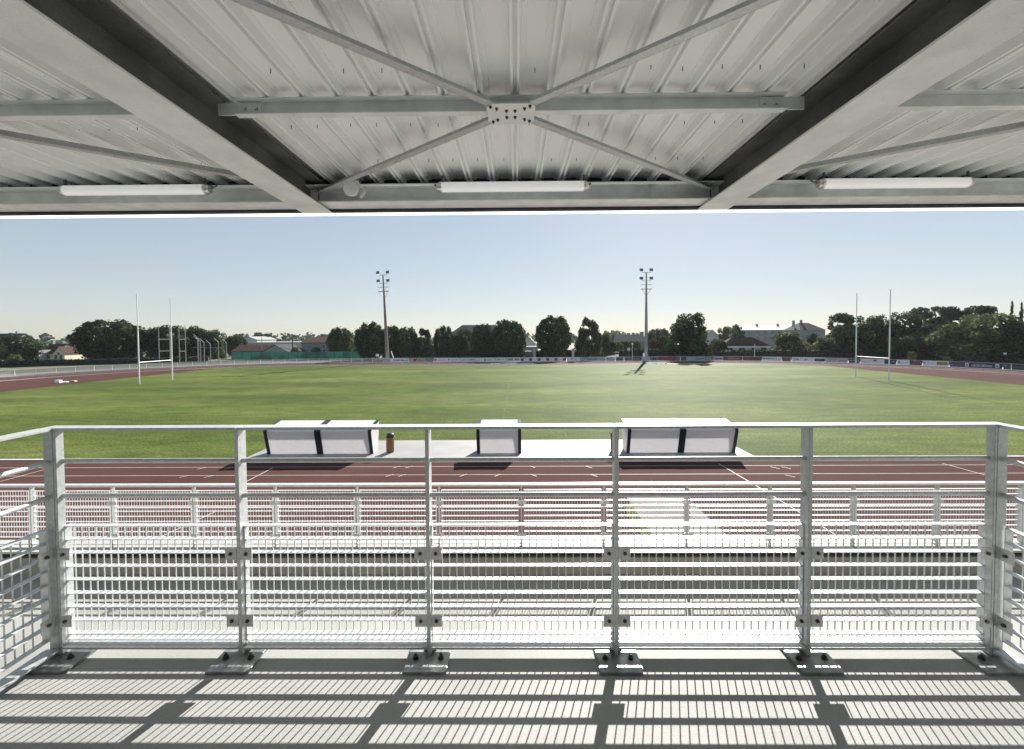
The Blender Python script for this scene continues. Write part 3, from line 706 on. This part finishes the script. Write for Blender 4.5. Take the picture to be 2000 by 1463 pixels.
board(1885, 1959, 'navy', 'long navy board with white county lettering and two white squares', [('rect', .065, .55, .10, .72, 'white'), ('rect', .875, .55, .10, .72, 'white'), ('text', .47, .42, .56, .44, 'white', 'DEUX-SÈVRES'), ('text', .42, .78, .40, .22, 'lilac', 'CONSEIL GÉNÉRAL'), ('rect', .065, .5, .05, .4, 'slate'), ('rect', .875, .5, .05, .4, 'slate')])
board(1960, 1975.5, 'green', 'dark green board with a pale corner at the right edge', [('rect', .3, .7, .5, .2, 'sage')])
board(1977, 2010, 'teal', 'dark teal board at the far right edge of the picture', [('rect', .4, .5, .6, .1, 'slate')])

# ------------------------------------------------------------------ screens and hedges beyond the fence
def net_fence(pa, pb, yt, yb, Y, m, lab, n_):
    a, b = atY(pa, yb, Y), atY(pb, yb, Y); ht = EYE-(yt-atY_h((pa+pb)/2))*Y/FPX
    o = thing('windbreak_fence', lab, 'fence', ((a.x+b.x)/2, Y, 0)); L = b.x-a.x
    MB().box(-L/2, L/2, -.02, .02, .1, ht).build('net', m, o)
    p0 = MB().tube([(0, -.06, 0), (0, -.06, ht+.12)], .045, 6).build('post', m_navy, o)
    for k in range(n_+1):
        c = p0 if k == 0 else p0.copy()
        if k: C.objects.link(c)
        c.location = (-L/2+L*k/n_, 0, 0)
    return o
net_fence(456, 725, 687.5, 704, 118, m_green_net, 'long bright green windbreak screen with dark posts', 15)
net_fence(770, 1022, 685, 702, 118, m_dkgreen_net, 'long dark green mesh screen below the row of trees', 12)
def hedge(pa, pb, yt, Y, lab, d=1.6, m=None, arc=None, pyb=None):
    random.seed(int(pa*7+yt)); a, b = atY(pa, yt, Y), atY(pb, yt, Y); h = a.z; L = b.x-a.x
    mb = MB(); mb.box(-L/2+.15, L/2-.15, .2, d-.1, 0, h-.15)
    for k in range(int(L*h*26)):
        x = random.uniform(-L/2, L/2)
        if random.random() < .6: y, z = random.uniform(-.08, .25), random.uniform(0, h)
        else: y, z = random.uniform(0, d), h-random.uniform(-.08, .2)
        s_ = random.uniform(.10, .22); u = Vector((random.gauss(0, 1), random.gauss(0, 1), random.gauss(0, 1))).normalized(); v = u.orthogonal().normalized()
        w2 = u.cross(v); c = Vector((x, y, z)); mb.add([c+v*s_, c+w2*s_, c-v*s_, c-w2*s_], [(0, 1, 2, 3)])
    o = mb.build('hedge', m_hedge); o.location = ((a.x+b.x)/2, Y, 0); return tag(o, lab, 'hedge')
hedge(1238, 1312, 682, 107, 'clipped dark hedge behind the grey mast')
hedge(1380, 1640, 685, 108, 'long clipped dark hedge in front of the bungalow')
hedge(1640, 1745, 686, 108, 'dark hedge behind the right goal')
hedge(1210, 1240, 684, 116, 'short low hedge beside the sloping road')
hedge(745, 1012, 681, 126, 'tall dark hedge behind the tree row and the dark green screen')
hedge(1046, 1176, 685, 121, 'dark hedge behind the central domed tree')
hl = hedge(-60, 330, 701, 104, 'long low black hedge along the left bend')
hl.location.y = 99; hl.rotation_euler = (0, 0, R(27)); hl.location.x += 8

# ------------------------------------------------------------------ trees
def leafmat(name, c, isl=.55): return mat(name, c, .75, 0, .3, .5, transl=.25, island=isl, spec=.12)
LM = {'dark': leafmat('leaf_dark', (.046, .066, .028)), 'mid': leafmat('leaf_mid', (.064, .084, .036)), 'light': leafmat('leaf_light', (.12, .14, .06)),
      'blue': leafmat('leaf_blue_green', (.06, .085, .06)), 'rust': leafmat('leaf_rust', (.075, .05, .035))}
def crown_mesh(kind, seed, N=4200):
    rnd = random.Random(seed); V = []; Fc = []
    lobes = []
    if kind == 'round':
        for k in range(60):
            z = -.95+1.9*(k+.5)/60; t = k*2.39996+rnd.uniform(-.3, .3); r = math.sqrt(max(0, 1-z*z)); q_ = rnd.uniform(.76, .84)
            lobes.append((Vector((r*math.cos(t)*q_, r*math.sin(t)*q_, z*q_)), rnd.uniform(.14, .20)))
        lobes.append((Vector((0, 0, 0)), .88))
    elif kind == 'broad':
        for k in range(44):
            t = rnd.uniform(0, 2*math.pi); z = rnd.uniform(-.85, .78); rr = rnd.uniform(.25, .8)*(1-.5*max(0, z)**2)
            lobes.append((Vector((rr*math.cos(t), rr*math.sin(t), z)), rnd.uniform(.20, .36)))
    elif kind == 'cone':
        for k in range(60):
            z = rnd.uniform(-.85, .9); R_ = .70*(1-(z+.9)/2.05)**.6; t = rnd.uniform(0, 2*math.pi)
            lobes.append((Vector((R_*math.cos(t), R_*math.sin(t), z)), rnd.uniform(.12, .24)*(1.15-.45*z)))
    elif kind == 'loose':
        for k in range(70):
            t = rnd.uniform(0, 2*math.pi); z = rnd.uniform(-.85, .85); rr = rnd.uniform(.1, .8)*math.sqrt(1-z*z*.75)
            lobes.append((Vector((rr*math.cos(t), rr*math.sin(t), z)), rnd.uniform(.14, .26)))
    elif kind == 'cedar':
        for k in range(60):
            z = rnd.uniform(-.9, .85); rr = rnd.uniform(.2, .9)*(1-.4*max(0, z)); t = rnd.uniform(0, 2*math.pi)
            lobes.append((Vector((rr*math.cos(t), rr*math.sin(t), z)), rnd.uniform(.18, .32)))
    elif kind == 'spruce':
        for k in range(60):
            z = -.95+1.9*(k/60); R_ = .55*(1-(z+1)/2.02); t = rnd.uniform(0, 2*math.pi)
            lobes.append((Vector((R_*.7*math.cos(t), R_*.7*math.sin(t), z)), .06+R_*.42))
    tot = sum(r*r for _, r in lobes)
    flat = {'cedar': .5, 'spruce': .4}.get(kind, 1.)
    for c, r in lobes:
        for _ in range(int(N*r*r/tot)):
            d = Vector((rnd.gauss(0, 1), rnd.gauss(0, 1), rnd.gauss(0, 1))).normalized()
            rad = r*(rnd.random()**.33)*rnd.uniform(.9, 1.10)
            p = c+Vector((d.x*rad, d.y*rad, d.z*rad*flat))
            s_ = rnd.uniform(.022, .05)
            nrm = (d*.7+Vector((rnd.gauss(0, 1), rnd.gauss(0, 1), rnd.gauss(0, 1)))*.6).normalized()
            u = nrm.orthogonal().normalized(); v = nrm.cross(u); a = rnd.uniform(0, 6.28)
            u, v = u*math.cos(a)+v*math.sin(a), v*math.cos(a)-u*math.sin(a)
            o = len(V); V += [p+u*s_*1.3, p+v*s_, p-u*s_*1.3, p-v*s_]; Fc.append((o, o+1, o+2, o+3))
    me = bpy.data.meshes.new('crown'); me.from_pydata([tuple(x) for x in V], [], Fc); return me
CR = {}
def get_crown(kind, var, leaf):
    k = (kind, var, leaf)
    if k not in CR:
        base = (kind, var)
        if base not in CR: CR[base] = crown_mesh(kind, hash(kind) % 1 + var*17+len(kind)*5, {'round': 9000, 'broad': 9000, 'cone': 9000, 'loose': 9000, 'cedar': 9000, 'spruce': 4000}[kind])
        me = CR[base].copy(); me.materials.append(LM[leaf]); CR[k] = me
    return CR[k]
TN = 0
def tree(p0, p1, yt, Y, kind, leaf, lab, var=0, low=.12, grp='trees beyond the stadium fence', yb=None, name='leafy_tree'):
    global TN; TN += 1
    a, b = atY(p0, yt, Y), atY(p1, yt, Y); c = atY((p0+p1)/2, yt, Y); H = c.z; W = (b.x-a.x)*1.13
    o = thing(name, lab, 'tree', (c.x, Y, -.05), 0, grp)
    zb = H*(low-.07); k = bpy.data.objects.new('crown', get_crown(kind, var, leaf)); C.objects.link(k); k.parent = o
    k.location = (0, 0, (H+zb)/2); k.scale = (W/2/1.02, W/2/1.02, (H-zb)/2/.95); k.rotation_euler = (0, 0, TN*1.37)
    t = MB(); r = max(.10, .022*H); rn = random.Random(TN)
    t.tube([(0, 0, 0), (0, 0, H*.2), (rn.uniform(-.1, .1), 0, H*.45), (0, 0, H*.8)], [r*1.25, r, r*.7, r*.2], 8)
    for j in range(5):
        an = rn.uniform(0, 6.28); z0 = H*rn.uniform(.2, .45); L = W*.33
        t.tube([(0, 0, z0), (math.cos(an)*L*.5, math.sin(an)*L*.5, z0+H*.12), (math.cos(an)*L, math.sin(an)*L, z0+H*.28)], [r*.5, r*.35, r*.12], 6)
    t.build('trunk', m_bark, o, smooth=True); return o
T = tree
T(12, 72, 655, 120, 'broad', 'dark', 'small dark tree at the far left beside the cream house', 1, .08)
T(-40, 14, 668, 125, 'broad', 'mid', 'low bushy tree at the left edge of the picture', 2, .05)
T(160, 264, 622, 112, 'round', 'dark', 'largest rounded dark tree left of the left goal', 0, .06)
T(250, 322, 637, 116, 'broad', 'dark', 'dark tree behind the left goal crossbar, left one', 0, .05)
T(308, 374, 636, 118, 'broad', 'dark', 'dark tree behind the right upright of the left goal', 1, .05)
T(352, 412, 637, 122, 'broad', 'mid', 'lighter green tree behind the throwing cage', 2, .05)
T(395, 440, 644, 124, 'broad', 'mid', 'green tree at the right end of the throwing cage', 0, .05)
T(440, 480, 653, 140, 'round', 'mid', 'small rounded tree above the dark roofed shed', 1, .05)
T(486, 535, 650, 190, 'broad', 'dark', 'dark low tree behind the white warehouse', 2, .0)
T(640, 688, 637, 128, 'round', 'mid', 'lone rounded tree in front of the tiled house', 1, .04)
T(694, 752, 627, 116, 'round', 'dark', 'tall round tree just left of the brownish mast', 0, .04)
T(742, 786, 633, 118, 'round', 'dark', 'round tree just right of the brownish mast', 1, .04)
T(774, 816, 636, 118, 'round', 'mid', 'second round tree right of the brownish mast', 2, .04)
T(806, 852, 642, 120, 'cone', 'dark', 'pointed spiky tree in the row behind the dark green screen', 0, .04)
T(846, 888, 635, 118, 'round', 'dark', 'narrow round tree left of the grey roofed house', 0, .04)
T(880, 924, 642, 120, 'broad', 'mid', 'smaller brownish green tree below the grey roof', 1, .04)
T(918, 968, 630, 116, 'round', 'dark', 'round tree second from the right in the row behind the screen', 2, .04)
T(960, 1027, 621, 116, 'round', 'dark', 'big round tree at the right end of the screened row', 1, .04)
T(1046, 1116, 615, 114, 'round', 'dark', 'very regular domed tree in the centre standing alone', 0, .10)
T(1120, 1180, 620, 116, 'cone', 'mid', 'conical tree right of the central domed tree', 1, .08)
T(1166, 1198, 648, 126, 'broad', 'light', 'small pale tree touching the conical tree', 2, .1)
for i, (a, b, y, l) in enumerate(((1178, 1204, 664, 'light green clipped street tree nearest the conical tree'), (1192, 1218, 667, 'second clipped street tree left of the round road sign'), (1209, 1230, 665, 'clipped street tree behind the round road sign'), (1226, 1252, 664, 'clipped street tree just left of the grey mast'))):
    T(a, b, y, 128+i*4, 'round', 'light' if i % 2 else 'mid', l, i % 3, .28)
T(1262, 1312, 640, 170, 'round', 'blue', 'distant rounded grey green tree right of the grey mast', 2, .02)
T(1262, 1292, 662, 124, 'broad', 'rust', 'reddish shrub behind the clipped hedge', 0, .02)
T(1284, 1314, 655, 122, 'broad', 'mid', 'green shrub left of the big bushy tree', 1, .02)
T(1306, 1389, 613, 108, 'broad', 'dark', 'biggest bushy dark tree right of the grey mast', 1, .0)
T(1400, 1438, 640, 150, 'loose', 'light', 'pale feathery tree left of the long building', 0, .02)
T(1385, 1420, 662, 118, 'broad', 'mid', 'low bush at the left end of the bungalow', 0, .02)
T(1428, 1452, 635, 190, 'loose', 'blue', 'distant tree rising beside the end of the long building', 1, .02)
T(1508, 1576, 650, 116, 'loose', 'light', 'light airy tree right of the bungalow', 2, .02)
T(1572, 1604, 652, 124, 'cone', 'dark', 'small dark pointed tree below the chimneys', 2, .02)
T(1588, 1640, 658, 112, 'broad', 'light', 'pale green bushy tree left of the right goal', 0, .02)
T(1612, 1692, 614, 112, 'loose', 'mid', 'tall loose tree behind the left upright of the right goal', 1, .02)
T(1620, 1690, 640, 115, 'broad', 'mid', 'dense lower tree between hedge and right goal', 2, .0)
T(1686, 1742, 616, 114, 'broad', 'mid', 'green tree framed by the right goal', 0, .02)
T(1726, 1800, 610, 110, 'broad', 'dark', 'dark tree just right of the right goal', 1, .0)
T(1784, 1872, 590, 122, 'cedar', 'blue', 'pale spreading cedar, highest of the right trees', 0, .05)
T(1776, 1850, 628, 116, 'broad', 'mid', 'green tree below the spreading cedar', 2, .0)
T(1862, 1952, 598, 116, 'cedar', 'dark', 'dark cedar with flat top right of the pale cedar', 1, .05)
T(1852, 1976, 614, 92, 'broad', 'light', 'broad sunlit light green tree nearest on the right', 1, .03)
T(1962, 1992, 588, 100, 'spruce', 'dark', 'left one of two thin spruces at the right edge', 0, .03)
T(1980, 2012, 590, 98, 'spruce', 'dark', 'right one of two thin spruces at the right edge', 1, .03)
T(1930, 2060, 632, 88, 'broad', 'dark', 'dark tree filling the right edge below the spruces', 2, .0)
T(1794, 1880, 655, 100, 'broad', 'dark', 'dark undergrowth tree behind the framed yellow sign', 0, .0)
T(1736, 1800, 655, 102, 'broad', 'dark', 'dark undergrowth tree right of the goal near the ground', 2, .0)
def bush(p0, p1, yt, Y, leaf, lab, var=0):
    a, b = atY(p0, yt, Y), atY(p1, yt, Y); o = bpy.data.objects.new('bush', get_crown('broad', var, leaf)); C.objects.link(o)
    o.location = ((a.x+b.x)/2, Y, a.z/2); o.scale = ((b.x-a.x)/2, (b.x-a.x)/2, a.z/2); return tag(o, lab, 'bush', 'bushes beyond the stadium fence')
bush(1774, 1790, 686, 92, 'light', 'sunlit pale bush left of the framed yellow sign')
bush(1842, 1858, 697, 86, 'light', 'small pale bush above the framed yellow sign', 1)
bush(566, 586, 676, 122, 'light', 'yellow green bush left of the tiled house', 2)
bush(608, 626, 677, 122, 'light', 'yellow green bush in front of the tiled house', 0)
bush(16, 40, 692, 108, 'light', 'pale bush below the dark tree at the far left', 1)
bush(690, 706, 672, 122, 'mid', 'small green bush left of the brownish mast', 2)
# far wood along the horizon
rn = random.Random(5); wm = MB()
for k in range(900):
    x = rn.uniform(-700, 700); Y = rn.uniform(300, 520); r = rn.uniform(4, 9); hz = (5+3.5*math.sin(x*.021)+2.5*math.sin(x*.07+1))*Y/420
    for j in range(7):
        c = Vector((x+rn.uniform(-r, r), Y, max(1, hz*rn.uniform(.1, 1.0)))); s_ = rn.uniform(1.0, 2.6)
        d = Vector((rn.gauss(0, 1), rn.gauss(0, 1), rn.gauss(0, 1))).normalized(); u = d.orthogonal().normalized(); v = d.cross(u)
        wm.add([c+u*s_, c+v*s_, c-u*s_, c-v*s_], [(0, 1, 2, 3)])
wo = wm.build('far_wood', LM['blue']); wo['kind'] = 'stuff'; wo['label'] = 'far low woods along the horizon'; wo['category'] = 'wood'

# ------------------------------------------------------------------ houses
def house(p0, p1, y_eave, y_ridge, Y, depth, wm_, rm, lab, kind='gable_x', wins=(), chim=(), name='house', rz=0, eave=.25, hipk=.3):
    a, b = atY(p0, y_eave, Y), atY(p1, y_eave, Y); he = a.z; hr = atY((p0+p1)/2, y_ridge, Y).z; W = b.x-a.x
    o = thing(name, lab, 'house' if name == 'house' else 'building', ((a.x+b.x)/2, Y, 0), rz)
    x0, x1 = -W/2, W/2; D = depth
    m = MB().box(x0, x1, 0, D, 0, he)
    if kind == 'gable_y': m.prism([(x0, 0, he), (x1, 0, he), (0, 0, hr-.05)], (0, D, 0))
    if kind == 'gable_x': m.prism([(x0, 0, he), (x0, D, he), (x0, D/2, hr-.05)], (W, 0, 0))
    m.build('wall', wm_, o)
    e = eave; r = MB(); t = .14
    if kind == 'gable_x':
        for sy in (0, 1):
            ya, yb_ = (-e, D/2) if sy == 0 else (D+e, D/2); dz = (hr-he)*e/(D/2)
            r.prism([(x0-e, ya, he-dz+.02), (x1+e, ya, he-dz+.02), (x1+e, yb_, hr+.02), (x0-e, yb_, hr+.02)], (0, 0, t))
    elif kind == 'gable_y':
        for sx in (-1, 1):
            dz = (hr-he)*e/(W/2); xa = sx*(W/2+e)
            r.prism([(xa, -e, he-dz+.02), (xa, D+e, he-dz+.02), (0, D+e, hr+.02), (0, -e, hr+.02)], (0, 0, t))
    elif kind == 'hip':
        k = W*hipk
        P = [(x0-e, -e, he), (x1+e, -e, he), (x1+e, D+e, he), (x0-e, D+e, he), (x0+k, D/2, hr), (x1-k, D/2, hr)]
        r.add([(x, y, z+.02) for x, y, z in P], [(0, 1, 5, 4), (1, 2, 5), (2, 3, 4, 5), (3, 0, 4), (3, 2, 1, 0)])
    else: r.box(x0-e, x1+e, -e, D+e, he+.005, hr)
    ro = r.build('roof', rm, o)
    for cx, ch in chim: MB().box(cx*W-.35, cx*W+.35, D/2-.3, D/2+.3, (he+hr)/2, hr+ch).build('chimney', m_greyren, ro)
    for u, v, ww, wh in wins:
        f = MB().box(u*W-ww/2-.07, u*W+ww/2+.07, -.05, -.003, v*he-wh/2-.07, v*he+wh/2+.07).build('window', m_shut, o)
        MB().box(u*W-ww/2, u*W+ww/2, -.062, -.051, v*he-wh/2, v*he+wh/2).build('pane', m_glass, f)
    return o
house(-30, 24, 668, 652, 165, 9, m_greyren, m_slate, 'grey house with slate roof at the far left edge', 'gable_x', ((-.2, .6, 1.2, 1.2), (.2, .6, 1.2, 1.2)), ((.2, 1.0),))
house(46, 76, 690, 684, 122, 6, m_whren, m_paleroof, 'low white outbuilding left of the cream gabled house', 'flat', ((-.15, .55, .9, 1.1), (.2, .55, .9, 1.1)))
house(103, 126, 690, 678, 122, 9, m_cream, m_tile, 'cream house with gable end facing the stadium', 'gable_y', ((-.22, .45, .8, 1.3), (.2, .45, .8, 1.3), (0, .95, .7, .7)), ((0, .9),))
house(72, 104, 690, 673, 124, 8, m_cream, m_tile, 'brown roofed wing joined to the cream gabled house', 'gable_x', ((-.25, .5, .9, 1.2), (.2, .5, .9, 1.2)), ((-.4, 1.2),))
house(130, 178, 683, 668, 160, 9, m_greyren, m_slate, 'pale grey roofed house left of the largest rounded tree', 'gable_x', ((0, .6, 1.2, 1.2),), ((-.3, 1.2), (.1, 1.0)))
house(476, 588, 670, 668.5, 150, 24, m_whren, m_paleroof, 'long low white warehouse', 'flat', ((-.3, .6, 4, 1.2), (.1, .6, 4, 1.2), (.35, .4, 3, 2.5)), name='warehouse')
house(470, 502, 664, 658, 175, 14, m_whren, m_paleroof, 'white gabled hall rising behind the warehouse', 'gable_y', name='hall')
house(512, 562, 688, 674, 122, 10, m_greyren, m_slate, 'grey gable end of the dark roofed shed', 'gable_y', (), name='shed')
house(452, 518, 687, 675, 123, 9, m_greyren, m_tile, 'dark brown roofed shed behind the green screen', 'gable_x', (), name='shed')
house(588, 694, 670, 659, 134, 12, m_greyren, m_tile, 'long grey house with brown tiled roof', 'gable_x', ((-.3, .35, .9, 1.4), (-.08, .35, .9, 1.4), (.1, .35, 1, 1.4), (.3, .35, 1, 1.4), (-.08, .75, .9, 1), (.1, .75, .9, 1)), ())
house(880, 985, 652, 634, 150, 12, m_greyren, m_slate, 'tall house with a dark slate hip roof behind the tree row', 'hip', ((-.3, .7, 1.2, 1.6), (.3, .7, 1.2, 1.6)), hipk=.18)
house(1012, 1046, 672, 657, 140, 9, m_whren, m_tile, 'white walled house showing between two round trees', 'gable_y', ((.0, .5, 1, 1.2),))
house(1000, 1050, 680, 677, 128, 5, m_whren, m_paleroof, 'low white flat annex in front of the white walled house', 'flat', ((0, .5, 1, 1),))
house(1190, 1262, 668, 654, 180, 11, m_greyren, m_slate, 'long dark slate roofed house left of the grey mast', 'gable_x', ((-.3, .6, 1.2, 1.3), (0, .6, 1.2, 1.3), (.3, .6, 1.2, 1.3)), ((-.3, 1.0),))
house(1262, 1312, 668, 657, 185, 11, m_greyren, m_slate, 'slate roofed house right of the grey mast', 'gable_x', ((0, .6, 1.2, 1.3),), ((.2, 1.0),))
house(1378, 1404, 657, 645, 150, 9, m_whren, m_slate, 'white house with dark gable right of the biggest bushy tree', 'gable_y', ((0, .6, 1, 1.2),))
house(1412, 1504, 676, 659, 124, 5.2, m_whren, m_tile, 'brown hip roofed bungalow with white eaves board', 'hip', ((-.35, .75, 1.6, 1.0), (-.1, .75, 1.6, 1.0), (.15, .75, 1.2, 1.0), (.36, .75, 1.6, 1.0)), name='bungalow', hipk=.28)
bg_e = atY(1458, 677, 123.4)
eb = MB().box(-6.9, 6.9, -.12, .05, -.35, .1).build('awning', m_white); eb.location = (bg_e.x, 123.3, bg_e.z); tag(eb, 'long white awning along the front of the bungalow', 'awning')
house(1441, 1562, 645, 637, 190, 14, m_greyren, m_paleroof, 'long grey two storey building with pale roof', 'gable_x', tuple((u, v, 2.0, 1.4) for u in (-.42, -.3, -.18, -.06, .06, .18, .3, .42) for v in (.55, .85)), ((-.05, 1.2), (.3, 1.2)), name='apartment_building')
house(1564, 1612, 645, 630, 165, 11, m_greyren, m_slate, 'dark roofed house with chimneys left of the right goal trees', 'hip', ((-.25, .7, 1.4, 1.3), (.2, .7, 1.4, 1.3)), ((-.42, 1.0), (-.1, 1.2)))
house(1660, 1720, 640, 634, 180, 11, m_greyren, m_paleroof, 'pale roof showing between the trees behind the right goal', 'gable_x', ((0, .6, 1.2, 1.2),))

# ------------------------------------------------------------------ small things
def training_goal(px, Y, dx, lab):
    b = atY(px, 705, Y); o = thing('training_goal', lab, 'goalposts', (b.x, Y, 0), R(20), 'grey training goalposts')
    for s in (-1, 1): MB().tube([(s*dx, 0, 0), (s*dx, 0, 9.5)], [.10, .08], 8).build('upright', m_mast2, o)
    for z in (3.0, 6.0): MB().tube([(-dx, 0, z), (dx, 0, z)], .06, 8).build('crossbar', m_white, o)
training_goal(322, 106, 1.15, 'grey training goalposts just left of the right upright of the left goal')
training_goal(357, 104, .65, 'grey training goalposts just right of the left goal')
cg = thing('throwing_cage', 'cage of tall bent poles for throwing in front of the green trees', 'cage', (atY(400, 704, 104).x, 104, 0))
cb = MB()
for px, yt, by in ((369, 656, 3), (382, 653, 1), (392, 659, 0), (405, 661, -1), (420, 664, -1.5), (427, 660, 0), (432, 662, 2)):
    p = atY(px, 704, 104); h = atY(px, yt, 104).z; x = p.x-cg.location.x
    MB().tube([(x, by, 0), (x, by, h-1.0), (x-.7, by-.5, h)], [.09, .08, .06], 8).build('pole', m_mast2, cg)
    cb.v and None
MB().tube([(-4, 1, 3.9), (4.2, 1, 3.7)], .03, 6).build('net_cable', m_mast2, cg)
def pole(px, yt, Y, r, lab, name, m=m_white, head=None):
    p = atY(px, yt, Y); o = thing(name, lab, 'pole' if name == 'pole' else name.replace('_', ' '), (p.x, Y, 0))
    MB().tube([(0, 0, 0), (0, 0, p.z)], r, 8).build('shaft', m, o)
    if head == 'disc': MB().tube([(0, -.03, p.z), (0, -.05, p.z)], .42, 16).build('sign_face', m_shut, o)
    if head == 'globe': MB().tube([(0, 0, p.z-.2), (0, 0, p.z), (0, 0, p.z+.25), (0, 0, p.z+.4)], [.08, .22, .22, .06], 12).build('globe', m_white, o, smooth=True)
    return o
pole(1235, 673, 112, .07, 'white globe street lamp beside the sloping road', 'street_lamp', head='globe')
pole(1228, 682, 112, .05, 'round road sign left of the globe lamp', 'road_sign', m_mast2, 'disc')
pole(1474, 672, 107, .06, 'thin white pole in front of the bungalow hedge', 'pole')
pole(571, 656, 126, .16, 'dark wooden pole in front of the warehouse', 'pole', m_bark)
pole(1043, 674, 112, .05, 'thin pale pole beside the dark van', 'pole')
pole(511, 658, 124, .08, 'curved street lamp left of the dark roofed shed', 'street_lamp', m_mast2)
tag(MB().prism([(-.22, 0, 0), (.22, 0, 0), (.22, 0, 1.7), (.1, 0, 2.0), (-.1, 0, 2.0), (-.22, 0, 1.7)], (0, .35, 0)).build('bollard', m_white), 'white utility bollard at the foot of the grey mast', 'bollard')
bpy.data.objects['bollard'].location = (atY(1257, 698, 103).x, 102.6, 0)
gpil = thing('gate_pillar', 'white gate pillar left of the conical tree trunk', 'pillar', (atY(1119.5, 695, 112).x, 112, 0))
MB().box(-.32, .32, 0, .6, 0, 2.7).build('shaft', m_whren, gpil); MB().box(-.45, .45, -.1, .7, 2.705, 2.9).build('cap', m_coping, gpil)
# dark van
vn = thing('parked_van', 'dark navy van parked at the right end of the dark green screen', 'van', (atY(1032, 698, 110).x, 110, 0))
MB().prism([(-1.35, 0, .45), (1.3, 0, .45), (1.3, 0, 1.2), (.85, 0, 2.25), (-.8, 0, 2.25), (-1.3, 0, 1.3)], (0, 4.4, 0)).build('body', m_navy, vn, bevel=.08)
MB().prism([(-.95, -.012, 1.4), (.95, -.012, 1.4), (.72, -.012, 2.1), (-.68, -.012, 2.1)], (0, .01, 0)).build('windscreen', m_glass, vn)
for sx in (-1.2, 1.0):
    for sy in (.8, 3.5): MB().tube([(sx, sy, .35), (sx+.22, sy, .35)], .35, 16).build('wheel', m_bolt, vn)
for sx in (-1.0, 1.0): MB().tube([(sx, -.02, .95), (sx, .02, .95)], .13, 12).build('headlight', m_bracket, vn)
ws = thing('sign', 'small white sign on legs left of the brownish mast', 'sign', (atY(737, 700, 106).x, 106, 0))
MB().box(-.38, .38, 0, .05, 1.35, 1.95).build('sign_face', m_white, ws); MB().box(-.32, -.26, 0, .05, 0, 1.345).build('leg', m_mast2, ws); MB().box(.26, .32, 0, .05, 0, 1.345).build('leg', m_mast2, ws)
tag(local(MB().bar((0, 0, 0), (-.9, 0, 2.7), .14, .14).build('prop', m_white), (atY(771, 700, 105).x, 105, 0)), 'white leaning prop beside the brownish mast', 'pole')
ws = thing('notice', 'small white notice in the dark trees at far right', 'sign', (atY(1963, 697, 84).x, 84, 0))
MB().box(-.3, .3, 0, .03, 2.1, 2.45).build('sign_face', m_white, ws); MB().box(-.03, .03, .031, .08, 0, 2.4).build('post', m_bark, ws)
# items lying on the track
p = atZ(114, 748); tag(local(MB().box(-.35, .35, -.25, .25, 0, .42).build('crate', m_white, bevel=.02), (p.x, p.y, .009)), 'white box on the grass edge near the left goal', 'box')
for i, (px, py, L, col, lab) in enumerate(((126, 747, .9, m_white, 'white plank lying right of the white box'), (136, 746, .9, m_bolt, 'dark plank lying in the middle of the three planks'), (144, 745.5, .7, m_shut, 'short pale plank farthest from the white box'))):
    p = atZ(px, py); tag(local(MB().box(-L/2, L/2, -.2, .2, 0, .16).build('plank', col, bevel=.01), (p.x, p.y, .009)), lab, 'plank', 'planks lying by the left goal')
for px, L, lab in ((972, 3.0, 'low white barrier lying left on the far edge of the pitch'), (998, 4.2, 'low white barrier lying in the middle of the far edge of the pitch'), (1026, 3.6, 'low white barrier lying right on the far edge of the pitch'), (1292, 4.6, 'low white barrier lying near the shadow of the grey mast')):
    p = atZ(px, 713.3); o = thing('barrier', lab, 'barrier', (p.x, 92.0, .009), 0, 'white barriers lying on the far track')
    MB().box(-L/2, L/2, -.04, .04, .22, .34).build('rail', m_white, o)
    for s in (-1, 0, 1): MB().box(s*(L/2-.15)-.04, s*(L/2-.15)+.04, -.3, .3, 0, .215).build('foot', m_white, o)

# ------------------------------------------------------------------ air
hz = MB().box(-420, 420, -60, 620, -1.5, 32).build('haze', None); hz.data.materials.clear()
hm = bpy.data.materials.new('haze_air'); hm.use_nodes = True; hn = hm.node_tree
hn.nodes.remove(hn.nodes['Principled BSDF']); pv = hn.nodes.new('ShaderNodeVolumePrincipled')
pv.inputs['Density'].default_value = .00009; pv.inputs['Color'].default_value = (.88, .93, 1, 1); pv.inputs['Anisotropy'].default_value = .2
hn.links.new(pv.outputs[0], hn.nodes['Material Output'].inputs['Volume']); hz.data.materials.append(hm)
hz['kind'] = 'stuff'; hz['label'] = 'thin bright summer air over the stadium'; hz['category'] = 'haze'
S.cycles.volume_bounces = 0
